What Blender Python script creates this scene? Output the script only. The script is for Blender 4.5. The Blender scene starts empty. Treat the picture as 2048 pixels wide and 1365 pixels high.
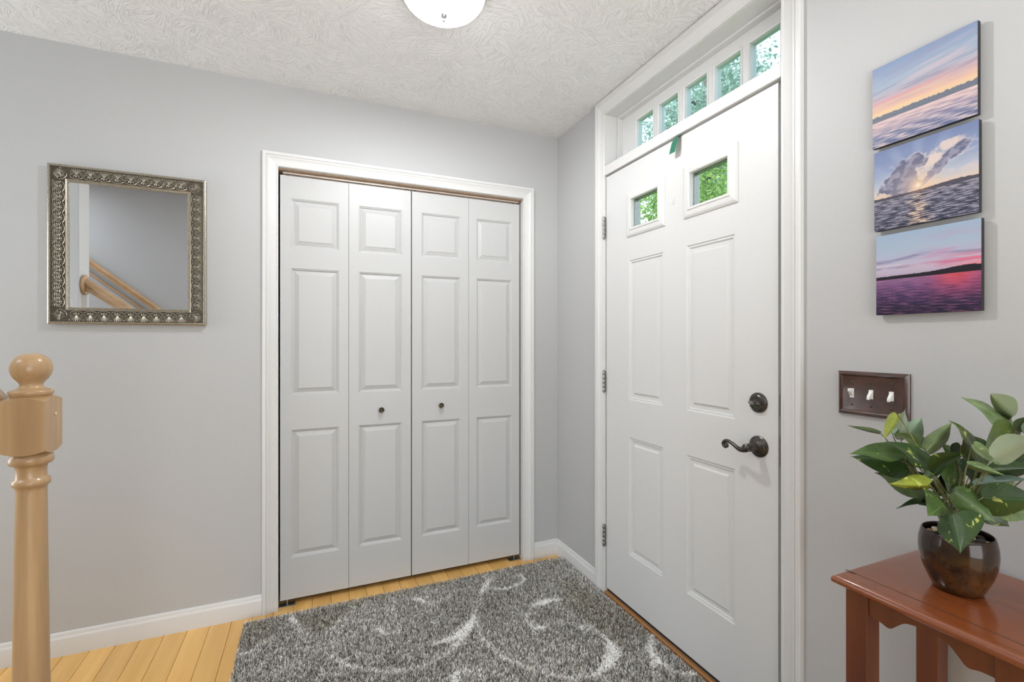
import bpy, bmesh, math, random
import numpy as np
from mathutils import Vector, Matrix
random.seed(7)
rng = np.random.default_rng(11)
SC = bpy.context.scene
COL = SC.collection

# ------------------------------------------------------------------ camera, world, lights, exposure
cam_data = bpy.data.cameras.new('camera')
cam_data.sensor_width = 36.0
cam_data.lens = 36.0 * 935.0 / 2048.0
cam_data.clip_start = 0.02
camera = bpy.data.objects.new('camera', cam_data)
COL.objects.link(camera)
camera.location = (0, 0, 1.25)
camera.rotation_euler = (math.radians(90), 0, -math.atan2(402, 935))
SC.camera = camera

SC.view_settings.view_transform = 'Standard'
SC.view_settings.look = 'None'
SC.view_settings.gamma = 1.0
SC.view_settings.use_curve_mapping = False
SC.view_settings.exposure = 0.0

world = bpy.data.worlds.new('world')
SC.world = world
world.use_nodes = True
wb = world.node_tree.nodes['Background']
wb.inputs[0].default_value = (0.80, 0.90, 1.0, 1)
wb.inputs[1].default_value = 1.9

def lamp(name, kind, loc, rot, energy, color=(1, 1, 1), size=None, size_y=None, angle=None):
    d = bpy.data.lights.new(name, kind)
    d.energy = energy
    d.color = color
    if kind == 'AREA':
        d.shape = 'RECTANGLE'; d.size = size; d.size_y = size_y or size
    if angle is not None:
        d.angle = angle
    o = bpy.data.objects.new(name, d)
    COL.objects.link(o)
    o.location = loc
    o.rotation_euler = rot
    return o

lamp('sun', 'SUN', (0, 0, 12), (math.radians(38), 0, math.radians(-70)), 3.4, (1.0, 0.96, 0.88), angle=0.02)
# added fill lights; the rear one stands in for windows behind the camera
FILL = 66.0
lamp('rear_fill_light', 'AREA', (0.15, -2.9, 1.10), (math.radians(90), 0, 0), FILL, (0.93, 0.975, 1.0), 2.4, 2.0)
lamp('hall_fill_light', 'AREA', (-2.6, 1.98, 1.3), (math.radians(90), 0, math.radians(-90)), 24.0, (0.93, 0.97, 1.0), 0.8, 1.5)  # added side fill for the entry door, no window in the hall
lamp('ceiling_fill', 'AREA', (.1, -.8, 1.2), (math.radians(180), 0, 0), 44.0, (0.92, 0.97, 1.0), 1.2, 1.0)  # unseen panel added to brighten the ceiling from below
lamp('stairwell_fill', 'AREA', (-2.1, .9, 2.41), (0, 0, 0), 14.0, (0.86, 0.92, 1.0), .9, .7)  # added overhead fill, brightens the stairwell reflected in the mirror
lamp('ceiling_bulb', 'POINT', (.395, 1.478, 2.400), (0, 0, 0), 64.0, (.97, .985, 1.0)).data.shadow_soft_size = .035
LAMP_GLOW = 15.0

# ------------------------------------------------------------------ helpers
XW, YW, HC = 1.33, 2.417, 2.44
WORG = {}

class MB:
    """collects faces, builds one mesh object"""
    def __init__(s):
        s.v = []; s.f = []; s.uv = None
    def quad(s, a, b, c, d):
        n = len(s.v); s.v += [tuple(a), tuple(b), tuple(c), tuple(d)]; s.f.append((n, n+1, n+2, n+3))
    def box(s, x0, x1, y0, y1, z0, z1):
        n = len(s.v)
        s.v += [(x0,y0,z0),(x1,y0,z0),(x1,y1,z0),(x0,y1,z0),(x0,y0,z1),(x1,y0,z1),(x1,y1,z1),(x0,y1,z1)]
        for q in ((0,3,2,1),(4,5,6,7),(0,1,5,4),(1,2,6,5),(2,3,7,6),(3,0,4,7)):
            s.f.append(tuple(n+i for i in q))
        return s
    def bbox(s, x0, x1, y0, y1, z0, z1, b=0.003, seg=2):
        bm = bmesh.new()
        r = bmesh.ops.create_cube(bm, size=1.0)
        for v in r['verts']:
            v.co = Vector(((x0+x1)/2 + v.co.x*(x1-x0), (y0+y1)/2 + v.co.y*(y1-y0), (z0+z1)/2 + v.co.z*(z1-z0)))
        bmesh.ops.bevel(bm, geom=list(bm.edges), offset=b, segments=seg, profile=0.5, affect='EDGES')
        s.take(bm); bm.free()
        return s
    def take(s, bm):
        n = len(s.v)
        bm.verts.ensure_lookup_table(); bm.verts.index_update()
        s.v += [tuple(v.co) for v in bm.verts]
        s.f += [tuple(n+v.index for v in f.verts) for f in bm.faces]
    def lathe(s, c, prof, n=32, axis=(0,0,1), cap=True):
        """prof: (radius, height along axis)"""
        ax = Vector(axis).normalized()
        a = Vector((1,0,0)) if abs(ax.x) < .9 else Vector((0,1,0))
        u = (a - ax*a.dot(ax)).normalized(); w = ax.cross(u)
        c = Vector(c); base = len(s.v)
        for r, h in prof:
            for i in range(n):
                t = 2*math.pi*i/n
                s.v.append(tuple(c + ax*h + u*(r*math.cos(t)) + w*(r*math.sin(t))))
        for j in range(len(prof)-1):
            for i in range(n):
                k = (i+1) % n
                s.f.append((base+j*n+i, base+j*n+k, base+(j+1)*n+k, base+(j+1)*n+i))
        if cap:
            s.f.append(tuple(base+i for i in reversed(range(n))))
            m = base+(len(prof)-1)*n
            s.f.append(tuple(m+i for i in range(n)))
        return s
    def tube(s, pts, rad, n=8, cap=True):
        pts = [Vector(p) for p in pts]
        if not hasattr(rad, '__len__'): rad = [rad]*len(pts)
        base = len(s.v); up = None
        for i, p in enumerate(pts):
            d = (pts[min(i+1, len(pts)-1)] - pts[max(i-1, 0)]).normalized()
            if up is None:
                a = Vector((0,0,1)) if abs(d.z) < .9 else Vector((1,0,0))
                up = (a - d*a.dot(d)).normalized()
            else:
                up = (up - d*up.dot(d)).normalized()
            w = d.cross(up)
            for k in range(n):
                t = 2*math.pi*k/n
                s.v.append(tuple(p + up*(rad[i]*math.cos(t)) + w*(rad[i]*math.sin(t))))
        for i in range(len(pts)-1):
            for k in range(n):
                m = (k+1) % n
                s.f.append((base+i*n+k, base+i*n+m, base+(i+1)*n+m, base+(i+1)*n+k))
        if cap:
            s.f.append(tuple(base+i for i in reversed(range(n))))
            m = base+(len(pts)-1)*n
            s.f.append(tuple(m+i for i in range(n)))
        return s
    def sphere(s, c, r, sx=1, sy=1, sz=1, n=12, m=8):
        prof = [(max(r*math.sin(math.pi*j/m), r*.02), -r*math.cos(math.pi*j/m)) for j in range(m+1)]
        b = len(s.v); s.lathe((0,0,0), prof, n)
        for i in range(b, len(s.v)):
            x, y, z = s.v[i]; s.v[i] = (c[0]+x*sx, c[1]+y*sy, c[2]+z*sz)
        return s
    def build(s, name, mat, parent=None, org=None, smooth=False, rot=None):
        me = bpy.data.meshes.new(name)
        porg = WORG.get(parent.name, Vector((0,0,0))) if parent else Vector((0,0,0))
        o_w = Vector(org) if org is not None else porg
        me.from_pydata([(v[0]-o_w.x, v[1]-o_w.y, v[2]-o_w.z) for v in s.v], [], s.f)
        me.validate(); me.update()
        if smooth:
            me.polygons.foreach_set('use_smooth', [True]*len(me.polygons))
            if smooth != 'all':
                me.set_sharp_from_angle(angle=math.radians(smooth if smooth is not True else 38))
        me.materials.append(mat)
        o = bpy.data.objects.new(name, me)
        COL.objects.link(o)
        o.location = o_w - porg
        if parent: o.parent = parent
        WORG[o.name] = o_w
        return o

def tag(o, label=None, cat=None, group=None, kind=None):
    if label: o['label'] = label
    if cat: o['category'] = cat
    if group: o['group'] = group
    if kind: o['kind'] = kind
    return o

def empty(name, loc, label=None, cat=None, group=None, kind=None):
    o = bpy.data.objects.new(name, None)
    o.empty_display_size = .05
    COL.objects.link(o)
    o.location = loc
    WORG[o.name] = Vector(loc)
    return tag(o, label, cat, group, kind)

class Fr:
    def __init__(s, o, u, v, n):
        s.o = Vector(o); s.u = Vector(u); s.v = Vector(v); s.n = Vector(n)
    def p(s, a, b, c=0.0):
        return s.o + s.u*a + s.v*b + s.n*c

BACK = Fr((0, YW, 0), (1,0,0), (0,0,1), (0,-1,0))      # a = X, b = Z, c = out into the room
FRONT = Fr((XW, 0, 0), (0,-1,0), (0,0,1), (-1,0,0))    # a = -Y

def sweep_seg(mb, fr, p0, d0, p1, d1, prof, flip=False):
    """profile (offset, height) between two mitred corners"""
    A = [fr.p(p0[0]+d0[0]*o, p0[1]+d0[1]*o, h) for o, h in prof]
    B = [fr.p(p1[0]+d1[0]*o, p1[1]+d1[1]*o, h) for o, h in prof]
    n = len(mb.v); k = len(prof)
    mb.v += [tuple(x) for x in A] + [tuple(x) for x in B]
    for i in range(k-1):
        mb.f.append((n+i, n+k+i, n+k+i+1, n+i+1))
    mb.f.append((n+k-1, n+2*k-1, n+k, n))
    mb.f.append(tuple(n+i for i in range(k)))
    mb.f.append(tuple(n+k+i for i in reversed(range(k))))

CASING = [(0,0),(0,.0065),(.002,.0085),(.008,.0085),(.010,.0065),(.014,.0075),(.028,.0095),(.038,.0125),(.043,.0155),(.048,.0155),(.050,.0135),(.053,.0175),(.0645,.0175),(.067,.0155),(.067,0)]

def casing(fr, a0, a1, z1, mat, name, scale=1.0, zs=1.0):
    t = empty(name, tuple(fr.p(a0, 0, 0)), kind='structure')
    pr = [(o*scale, h) for o, h in CASING]
    m = MB(); sweep_seg(m, fr, (a0, 0), (-1, 0), (a0, z1), (-1, zs), pr); m.build('side_casing', mat, t, smooth=30)
    m = MB(); sweep_seg(m, fr, (a0, z1), (-1, zs), (a1, z1), (1, zs), pr); m.build('head_casing', mat, t, smooth=30)
    m = MB(); sweep_seg(m, fr, (a1, z1), (1, zs), (a1, 0), (1, 0), pr); m.build('side_casing', mat, t, smooth=30)
    return t

def ring_panel(mb, fr, a0, a1, b0, b1, prof, c0=0.0):
    """concentric rings (inset, height), last closed"""
    base = len(mb.v)
    for i, h in prof:
        mb.v += [tuple(fr.p(a0+i, b0+i, c0+h)), tuple(fr.p(a1-i, b0+i, c0+h)), tuple(fr.p(a1-i, b1-i, c0+h)), tuple(fr.p(a0+i, b1-i, c0+h))]
    for j in range(len(prof)-1):
        for k in range(4):
            m = (k+1) % 4
            mb.f.append((base+4*j+k, base+4*j+m, base+4*j+4+m, base+4*j+4+k))
    j = len(prof)-1
    mb.f.append(tuple(base+4*j+k for k in range(4)))

def slab_holes(mb, fr, a0, a1, b0, b1, holes, c_front, thick, side=None):
    """slab whose front lies at c_front with rectangular holes right through"""
    A = sorted({a0, a1} | {h[0] for h in holes} | {h[1] for h in holes})
    B = sorted({b0, b1} | {h[2] for h in holes} | {h[3] for h in holes})
    idx = {}
    def vid(i, j, k):
        key = (i, j, k)
        if key not in idx:
            idx[key] = len(mb.v)
            mb.v.append(tuple(fr.p(A[i], B[j], c_front - (thick if k else 0))))
        return idx[key]
    def solid(i, j):
        if i < 0 or j < 0 or i >= len(A)-1 or j >= len(B)-1: return False
        ca, cb = (A[i]+A[i+1])/2, (B[j]+B[j+1])/2
        return not any(h[0] < ca < h[1] and h[2] < cb < h[3] for h in holes)
    for i in range(len(A)-1):
        for j in range(len(B)-1):
            if not solid(i, j): continue
            mb.f.append((vid(i,j,0), vid(i+1,j,0), vid(i+1,j+1,0), vid(i,j+1,0)))
            mb.f.append((vid(i,j,1), vid(i,j+1,1), vid(i+1,j+1,1), vid(i+1,j,1)))
            for (di, dj, e) in ((-1,0,((i,j),(i,j+1))), (1,0,((i+1,j+1),(i+1,j))), (0,-1,((i+1,j),(i,j))), (0,1,((i,j+1),(i+1,j+1)))):
                if not solid(i+di, j+dj):
                    p, q = e
                    mb.f.append((vid(p[0],p[1],0), vid(q[0],q[1],0), vid(q[0],q[1],1), vid(p[0],p[1],1)))

# ------------------------------------------------------------------ materials
def new_mat(name):
    m = bpy.data.materials.new(name); m.use_nodes = True
    nt = m.node_tree; return m, nt, nt.nodes, nt.links, nt.nodes['Principled BSDF']

def coords(nt, kind='Object', scale=(1,1,1)):
    if kind == 'Position':
        g = nt.nodes.new('ShaderNodeNewGeometry'); out = g.outputs['Position']
    else:
        g = nt.nodes.new('ShaderNodeTexCoord'); out = g.outputs[kind]
    mp = nt.nodes.new('ShaderNodeMapping'); mp.inputs['Scale'].default_value = scale
    nt.links.new(out, mp.inputs['Vector'])
    return mp.outputs['Vector']

def noise(nt, vec, scale, detail=3, rough=.5, dist=0.0):
    n = nt.nodes.new('ShaderNodeTexNoise')
    n.inputs['Scale'].default_value = scale; n.inputs['Detail'].default_value = detail
    n.inputs['Roughness'].default_value = rough; n.inputs['Distortion'].default_value = dist
    nt.links.new(vec, n.inputs['Vector'])
    return n.outputs['Fac']

def ramp(nt, fac, stops):
    r = nt.nodes.new('ShaderNodeValToRGB')
    el = r.color_ramp.elements
    while len(el) < len(stops): el.new(.5)
    for e, (p, c) in zip(el, stops):
        e.position = p; e.color = (*c, 1) if len(c) == 3 else c
    nt.links.new(fac, r.inputs['Fac'])
    return r.outputs['Color']

def bump(nt, b, height, strength, dist=0.002):
    n = nt.nodes.new('ShaderNodeBump')
    n.inputs['Strength'].default_value = strength; n.inputs['Distance'].default_value = dist
    nt.links.new(height, n.inputs['Height'])
    nt.links.new(n.outputs['Normal'], b.inputs['Normal'])

def plain(name, col, rough=.5, metal=0.0, nscale=0, var=.0, bstr=0.0, coat=0.0, bdist=.002):
    m, nt, N, Lk, b = new_mat(name)
    b.inputs['Base Color'].default_value = (*col, 1)
    b.inputs['Roughness'].default_value = rough
    b.inputs['Metallic'].default_value = metal
    b.inputs['Coat Weight'].default_value = coat
    if nscale:
        f = noise(nt, coords(nt, 'Position'), nscale, 4)
        if var:
            lo = tuple(max(0, c*(1-var)) for c in col); hi = tuple(min(1, c*(1+var)) for c in col)
            Lk.new(ramp(nt, f, [(.3, lo), (.7, hi)]), b.inputs['Base Color'])
        if bstr: bump(nt, b, f, bstr, bdist)
    return m

M_WALL = plain('wall_paint', (.485,.490,.495), .62, nscale=140, var=.01, bstr=.12, bdist=.0015)
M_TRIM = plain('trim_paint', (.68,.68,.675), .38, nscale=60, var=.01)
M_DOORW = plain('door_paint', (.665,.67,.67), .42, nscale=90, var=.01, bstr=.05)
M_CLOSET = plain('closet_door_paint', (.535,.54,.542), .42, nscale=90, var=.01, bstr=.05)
M_DARKGAP = plain('closet_interior_paint', (.42,.41,.40), .8, nscale=20, var=.05)
M_RAW = plain('raw_pine', (.45,.31,.21), .6, nscale=40, var=.15)
M_BRONZE = plain('oil_rubbed_bronze', (.085,.077,.071), .30, .85, nscale=120, var=.3, bstr=.1)
M_KNOB = plain('antique_brass', (.13,.105,.075), .30, .9, nscale=200, var=.3)
M_STEEL = plain('satin_steel', (.36,.36,.35), .28, .9, nscale=150, var=.15)
M_EDGE = plain('canvas_edge', (.02,.02,.022), .6, nscale=60, var=.2)
M_WHITEPL = plain('white_plastic', (.86,.86,.85), .35, nscale=30, var=.01)
M_BLACK = plain('black_rubber', (.02,.02,.02), .7, nscale=30, var=.2)
M_TAG = plain('green_felt', (.028,.17,.105), .9, nscale=500, var=.15, bstr=.3)
M_STONE = plain('river_pebble', (.30,.22,.13), .4, nscale=45, var=.75)
M_GRASS = plain('lawn_grass', (.10,.22,.05), .9, nscale=3, var=.4)
M_BARK = plain('tree_bark', (.16,.14,.12), .9, nscale=8, var=.4, bstr=.4)

def mat_ceiling():
    m, nt, N, Lk, b = new_mat('stomped_ceiling_texture')
    b.inputs['Base Color'].default_value = (.84,.845,.85,1); b.inputs['Roughness'].default_value = .8
    v = coords(nt, 'Position')
    # crow-foot brush strokes: each cell has its own stroke direction
    dn = N.new('ShaderNodeTexNoise'); dn.inputs['Scale'].default_value = 9; Lk.new(v, dn.inputs['Vector'])
    mx = N.new('ShaderNodeMix'); mx.data_type = 'VECTOR'; mx.inputs['Factor'].default_value = .06
    Lk.new(v, mx.inputs['A']); Lk.new(dn.outputs['Color'], mx.inputs['B'])
    vo = N.new('ShaderNodeTexVoronoi'); vo.inputs['Scale'].default_value = 12.5
    Lk.new(mx.outputs['Result'], vo.inputs['Vector'])
    sp = N.new('ShaderNodeSeparateColor'); Lk.new(vo.outputs['Color'], sp.inputs['Color'])
    an = N.new('ShaderNodeMath'); an.operation = 'MULTIPLY'; an.inputs[1].default_value = 6.283
    Lk.new(sp.outputs['Red'], an.inputs[0])
    rt = N.new('ShaderNodeVectorRotate'); rt.rotation_type = 'Z_AXIS'
    Lk.new(mx.outputs['Result'], rt.inputs['Vector']); Lk.new(an.outputs[0], rt.inputs['Angle'])
    st = N.new('ShaderNodeMapping'); st.inputs['Scale'].default_value = (26, 185, 1)
    Lk.new(rt.outputs['Vector'], st.inputs['Vector'])
    n1 = noise(nt, st.outputs['Vector'], 1.0, 2, .5, .8)
    r1 = N.new('ShaderNodeMapRange'); r1.inputs['From Min'].default_value = .48; r1.inputs['From Max'].default_value = .68
    Lk.new(n1, r1.inputs['Value'])
    fine = noise(nt, v, 160, 3)
    ad = N.new('ShaderNodeMath'); ad.operation = 'MULTIPLY_ADD'; ad.inputs[1].default_value = .25
    Lk.new(fine, ad.inputs[0]); Lk.new(r1.outputs['Result'], ad.inputs[2])
    bump(nt, b, ad.outputs[0], .75, .0032)
    return m
M_CEIL = mat_ceiling()

def wood(name, lo, hi, rough=.35, axis='Z', scale=1.0, coat=0.0, rnd=.0, kind='Position', contrast=(.3,.7), flame=.5):
    m, nt, N, Lk, b = new_mat(name)
    sc = {'Z': (22, 22, 1.3), 'Y': (22, 1.3, 22), 'X': (1.3, 22, 22)}[axis]
    sc = tuple(c*scale for c in sc)
    v = coords(nt, kind, sc)
    if rnd:
        oi = N.new('ShaderNodeObjectInfo')
        ad = N.new('ShaderNodeVectorMath'); ad.operation = 'ADD'
        cm = N.new('ShaderNodeCombineXYZ')
        ml = N.new('ShaderNodeMath'); ml.operation = 'MULTIPLY'; ml.inputs[1].default_value = 53.0
        Lk.new(oi.outputs['Random'], ml.inputs[0]); Lk.new(ml.outputs[0], cm.inputs['X']); Lk.new(ml.outputs[0], cm.inputs['Y'])
        Lk.new(v, ad.inputs[0]); Lk.new(cm.outputs[0], ad.inputs[1]); v = ad.outputs[0]
    f = noise(nt, v, 1.0, 5, .55, flame)
    col = ramp(nt, f, [(contrast[0], lo), (contrast[1], hi)])
    if rnd:
        hs = N.new('ShaderNodeHueSaturation'); mr = N.new('ShaderNodeMapRange')
        mr.inputs['To Min'].default_value = 1-rnd; mr.inputs['To Max'].default_value = 1+rnd*.5
        Lk.new(oi.outputs['Random'], mr.inputs['Value']); Lk.new(mr.outputs['Result'], hs.inputs['Value'])
        Lk.new(col, hs.inputs['Color']); col = hs.outputs['Color']
    Lk.new(col, b.inputs['Base Color'])
    b.inputs['Roughness'].default_value = rough
    b.inputs['Coat Weight'].default_value = coat; b.inputs['Coat Roughness'].default_value = .12
    bump(nt, b, f, .05, .001)
    return m
M_FLOOR = wood('maple_floorboard', (.64,.35,.095), (.86,.53,.19), .30, 'Y', .8, rnd=.12, contrast=(.25,.75))
M_NEWEL = wood('maple_newel', (.38,.235,.115), (.54,.36,.19), .33, 'Z', 1.2, coat=.25)
M_RAIL = wood('maple_handrail', (.47,.29,.15), (.62,.41,.23), .33, 'X', 1.2, coat=.25)
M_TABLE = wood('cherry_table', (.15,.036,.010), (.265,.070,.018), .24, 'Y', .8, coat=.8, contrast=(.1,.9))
M_TABLEV = wood('cherry_table_shaded', (.088,.021,.007), (.165,.042,.012), .32, 'Z', .8, coat=.4)  # darker cherry for legs and apron, the apron's shade put into its colour
M_SILL = wood('oak_threshold', (.24,.11,.04), (.38,.19,.075), .4, 'Y', 1.0)
M_PLATE = wood('espresso_wood', (.032,.012,.008), (.075,.025,.015), .30, 'X', 1.6, coat=.5)

def mat_vcol(name, rough=.6, bstr=0):
    m, nt, N, Lk, b = new_mat(name)
    a = N.new('ShaderNodeAttribute'); a.attribute_name = 'Col'
    Lk.new(a.outputs['Color'], b.inputs['Base Color'])
    b.inputs['Roughness'].default_value = rough
    b.inputs['Specular IOR Level'].default_value = .25
    if bstr: bump(nt, b, noise(nt, coords(nt, 'Position'), 700, 2), bstr, .0006)
    return m
M_PRINT = mat_vcol('canvas_print', .5, .15)
M_PILE = mat_vcol('shag_yarn', .85)

def mat_mirror():
    m, nt, N, Lk, b = new_mat('mirror_silver')
    b.inputs['Metallic'].default_value = 1.0; b.inputs['Roughness'].default_value = .0
    f = noise(nt, coords(nt, 'Position'), 2, 1)
    Lk.new(ramp(nt, f, [(0, (.86,.88,.89)), (1, (.87,.89,.90))]), b.inputs['Base Color'])
    return m
M_MIRROR = mat_mirror()
M_FRAME = plain('champagne_silver_leaf', (.40,.36,.29), .30, .75, nscale=160, var=.28, bstr=.05)
M_ORN = plain('rubbed_silver_relief', (.56,.52,.43), .28, .75, nscale=160, var=.25)
M_PATINA = plain('dark_patina', (.085,.070,.050), .55, .4, nscale=200, var=.4)

def mat_glass(name, tint):
    m, nt, N, Lk, b = new_mat(name)
    out = N['Material Output']
    tr = N.new('ShaderNodeBsdfTransparent'); tr.inputs[0].default_value = (*tint, 1)
    gl = N.new('ShaderNodeBsdfGlossy'); gl.inputs['Roughness'].default_value = .02
    lw = N.new('ShaderNodeLayerWeight'); lw.inputs['Blend'].default_value = .5
    pw_ = N.new('ShaderNodeMath'); pw_.operation = 'POWER'; pw_.inputs[1].default_value = 4.0
    Lk.new(lw.outputs['Facing'], pw_.inputs[0])
    fr_ = N.new('ShaderNodeMath'); fr_.operation = 'MULTIPLY_ADD'; fr_.inputs[1].default_value = .5; fr_.inputs[2].default_value = .03
    Lk.new(pw_.outputs[0], fr_.inputs[0])
    f = noise(nt, coords(nt, 'Position'), 6, 1)
    bp = N.new('ShaderNodeBump'); bp.inputs['Strength'].default_value = .02; Lk.new(f, bp.inputs['Height'])
    Lk.new(bp.outputs['Normal'], gl.inputs['Normal'])
    mx = N.new('ShaderNodeMixShader')
    Lk.new(fr_.outputs[0], mx.inputs[0]); Lk.new(tr.outputs[0], mx.inputs[1]); Lk.new(gl.outputs[0], mx.inputs[2])
    Lk.new(mx.outputs[0], out.inputs['Surface'])
    return m
M_PANE_T = mat_glass('transom_glass', (.86,.94,.96))
M_PANE_D = mat_glass('door_light_glass', (.90,.95,.93))

def mat_bowl():
    m, nt, N, Lk, b = new_mat('frosted_lamp_glass')
    b.inputs['Base Color'].default_value = (.9,.9,.88,1); b.inputs['Roughness'].default_value = .4
    f = noise(nt, coords(nt, 'Position'), 9, 3)
    Lk.new(ramp(nt, f, [(.3, (.955,.975,.995)), (.7, (.96,.98,1))]), b.inputs['Emission Color'])
    b.inputs['Emission Strength'].default_value = LAMP_GLOW
    tr = N.new('ShaderNodeBsdfTransparent'); mx = N.new('ShaderNodeMixShader'); mx.inputs[0].default_value = .5
    Lk.new(b.outputs[0], mx.inputs[1]); Lk.new(tr.outputs[0], mx.inputs[2]); Lk.new(mx.outputs[0], N['Material Output'].inputs['Surface'])
    return m
M_BOWL = mat_bowl()

def mat_leaf(name, col, back, yellow=.5, rough=.38):
    m, nt, N, Lk, b = new_mat(name)
    uv = N.new('ShaderNodeUVMap')
    sx = N.new('ShaderNodeSeparateXYZ'); Lk.new(uv.outputs[0], sx.inputs[0])
    ab = N.new('ShaderNodeMath'); ab.operation = 'ABSOLUTE'; Lk.new(sx.outputs['X'], ab.inputs[0])
    # side veins: stripes along (v - |u|*k)
    ma = N.new('ShaderNodeMath'); ma.operation = 'MULTIPLY_ADD'; ma.inputs[1].default_value = -.35
    Lk.new(ab.outputs[0], ma.inputs[0]); Lk.new(sx.outputs['Y'], ma.inputs[2])
    sn = N.new('ShaderNodeMath'); sn.operation = 'SINE'
    mm = N.new('ShaderNodeMath'); mm.operation = 'MULTIPLY'; mm.inputs[1].default_value = 62
    Lk.new(ma.outputs[0], mm.inputs[0]); Lk.new(mm.outputs[0], sn.inputs[0])
    f = noise(nt, coords(nt, 'Position', (1,1,1)), 38, 4, .6)
    base = ramp(nt, f, [(.3, tuple(c*.72 for c in col)), (.7, tuple(min(1, c*1.3) for c in col))])
    # variegation
    f2 = noise(nt, coords(nt, 'Position', (1,1,1)), 38, 3, .5, 1.2)
    msk = ramp(nt, f2, [(.69-.07*yellow, (0,0,0)), (.76-.07*yellow, (.9,.9,.9))])
    mx = N.new('ShaderNodeMix'); mx.data_type = 'RGBA'
    Lk.new(msk, mx.inputs['Factor']); Lk.new(base, mx.inputs['A']); mx.inputs['B'].default_value = (.52,.56,.13,1)
    mid = N.new('ShaderNodeMath'); mid.operation = 'LESS_THAN'; mid.inputs[1].default_value = .035
    Lk.new(ab.outputs[0], mid.inputs[0])
    m2 = N.new('ShaderNodeMix'); m2.data_type = 'RGBA'
    mf = N.new('ShaderNodeMath'); mf.operation = 'MULTIPLY'; mf.inputs[1].default_value = .45
    Lk.new(mid.outputs[0], mf.inputs[0]); Lk.new(mf.outputs[0], m2.inputs['Factor'])
    Lk.new(mx.outputs['Result'], m2.inputs['A']); m2.inputs['B'].default_value = (*[min(1, c*1.9+.03) for c in col], 1)
    gm = N.new('ShaderNodeNewGeometry')
    m3 = N.new('ShaderNodeMix'); m3.data_type = 'RGBA'
    Lk.new(gm.outputs['Backfacing'], m3.inputs['Factor']); Lk.new(m2.outputs['Result'], m3.inputs['A'])
    m3.inputs['B'].default_value = (*back, 1)
    Lk.new(m3.outputs['Result'], b.inputs['Base Color'])
    b.inputs['Roughness'].default_value = rough
    bump(nt, b, sn.outputs[0], .10, .0004)
    return m
LEAFM = {
 'd': mat_leaf('deep_green_leaf', (.022,.055,.009), (.11,.16,.07), .8),
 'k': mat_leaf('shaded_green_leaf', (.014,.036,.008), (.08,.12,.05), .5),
 'm': mat_leaf('mid_green_leaf', (.055,.105,.022), (.16,.21,.10), .8),
 'o': mat_leaf('olive_green_leaf', (.060,.095,.014), (.20,.25,.13), .6),
 'l': mat_leaf('light_green_leaf', (.15,.215,.085), (.27,.32,.18), .4),
 'p': mat_leaf('pale_green_leaf', (.21,.32,.20), (.30,.38,.27), .2),
 'y': mat_leaf('yellow_green_leaf', (.22,.26,.030), (.28,.32,.09), .6),
 'b': mat_leaf('bluish_green_leaf', (.07,.16,.12), (.15,.22,.18), .3),
}
M_STEM = plain('plant_stem', (.16,.17,.07), .55, nscale=60, var=.4)

def mat_pot():
    m, nt, N, Lk, b = new_mat('brown_glazed_pot')
    v = coords(nt, 'Position')
    f = noise(nt, v, 34, 6, .7)
    sep = N.new('ShaderNodeSeparateXYZ'); Lk.new(v, sep.inputs[0])
    mr = N.new('ShaderNodeMapRange'); mr.inputs['From Min'].default_value = .845; mr.inputs['From Max'].default_value = .80
    Lk.new(sep.outputs['Z'], mr.inputs['Value'])
    lo = ramp(nt, f, [(.38, (.016,.008,.003)), (.62, (.10,.038,.010))])
    hi = ramp(nt, f, [(.3, (.014,.008,.005)), (.7, (.036,.018,.009))])
    mx = N.new('ShaderNodeMix'); mx.data_type = 'RGBA'
    Lk.new(mr.outputs['Result'], mx.inputs['Factor']); Lk.new(hi, mx.inputs['A']); Lk.new(lo, mx.inputs['B'])
    Lk.new(mx.outputs['Result'], b.inputs['Base Color'])
    b.inputs['Roughness'].default_value = .13; b.inputs['Specular IOR Level'].default_value = .3; b.inputs['Coat Weight'].default_value = .3; b.inputs['Coat Roughness'].default_value = .03
    return m
M_POT = mat_pot()

def mat_foliage(name, a, c):
    m, nt, N, Lk, b = new_mat(name)
    oi = N.new('ShaderNodeNewGeometry')
    Lk.new(ramp(nt, oi.outputs['Random Per Island'], [(0, a), (1, c)]), b.inputs['Base Color'])
    b.inputs['Roughness'].default_value = .5
    tl = N.new('ShaderNodeBsdfTranslucent'); Lk.new(ramp(nt, oi.outputs['Random Per Island'], [(0, a), (1, c)]), tl.inputs[0])
    mx = N.new('ShaderNodeMixShader'); mx.inputs[0].default_value = .4
    Lk.new(b.outputs[0], mx.inputs[1]); Lk.new(tl.outputs[0], mx.inputs[2])
    Lk.new(mx.outputs[0], N['Material Output'].inputs['Surface'])
    return m
M_FOL = [mat_foliage('maple_foliage', (.14,.30,.10), (.55,.75,.38)), mat_foliage('pine_foliage', (.17,.27,.20), (.50,.65,.53)), mat_foliage('shrub_foliage', (.12,.30,.05), (.52,.70,.25))]

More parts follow.
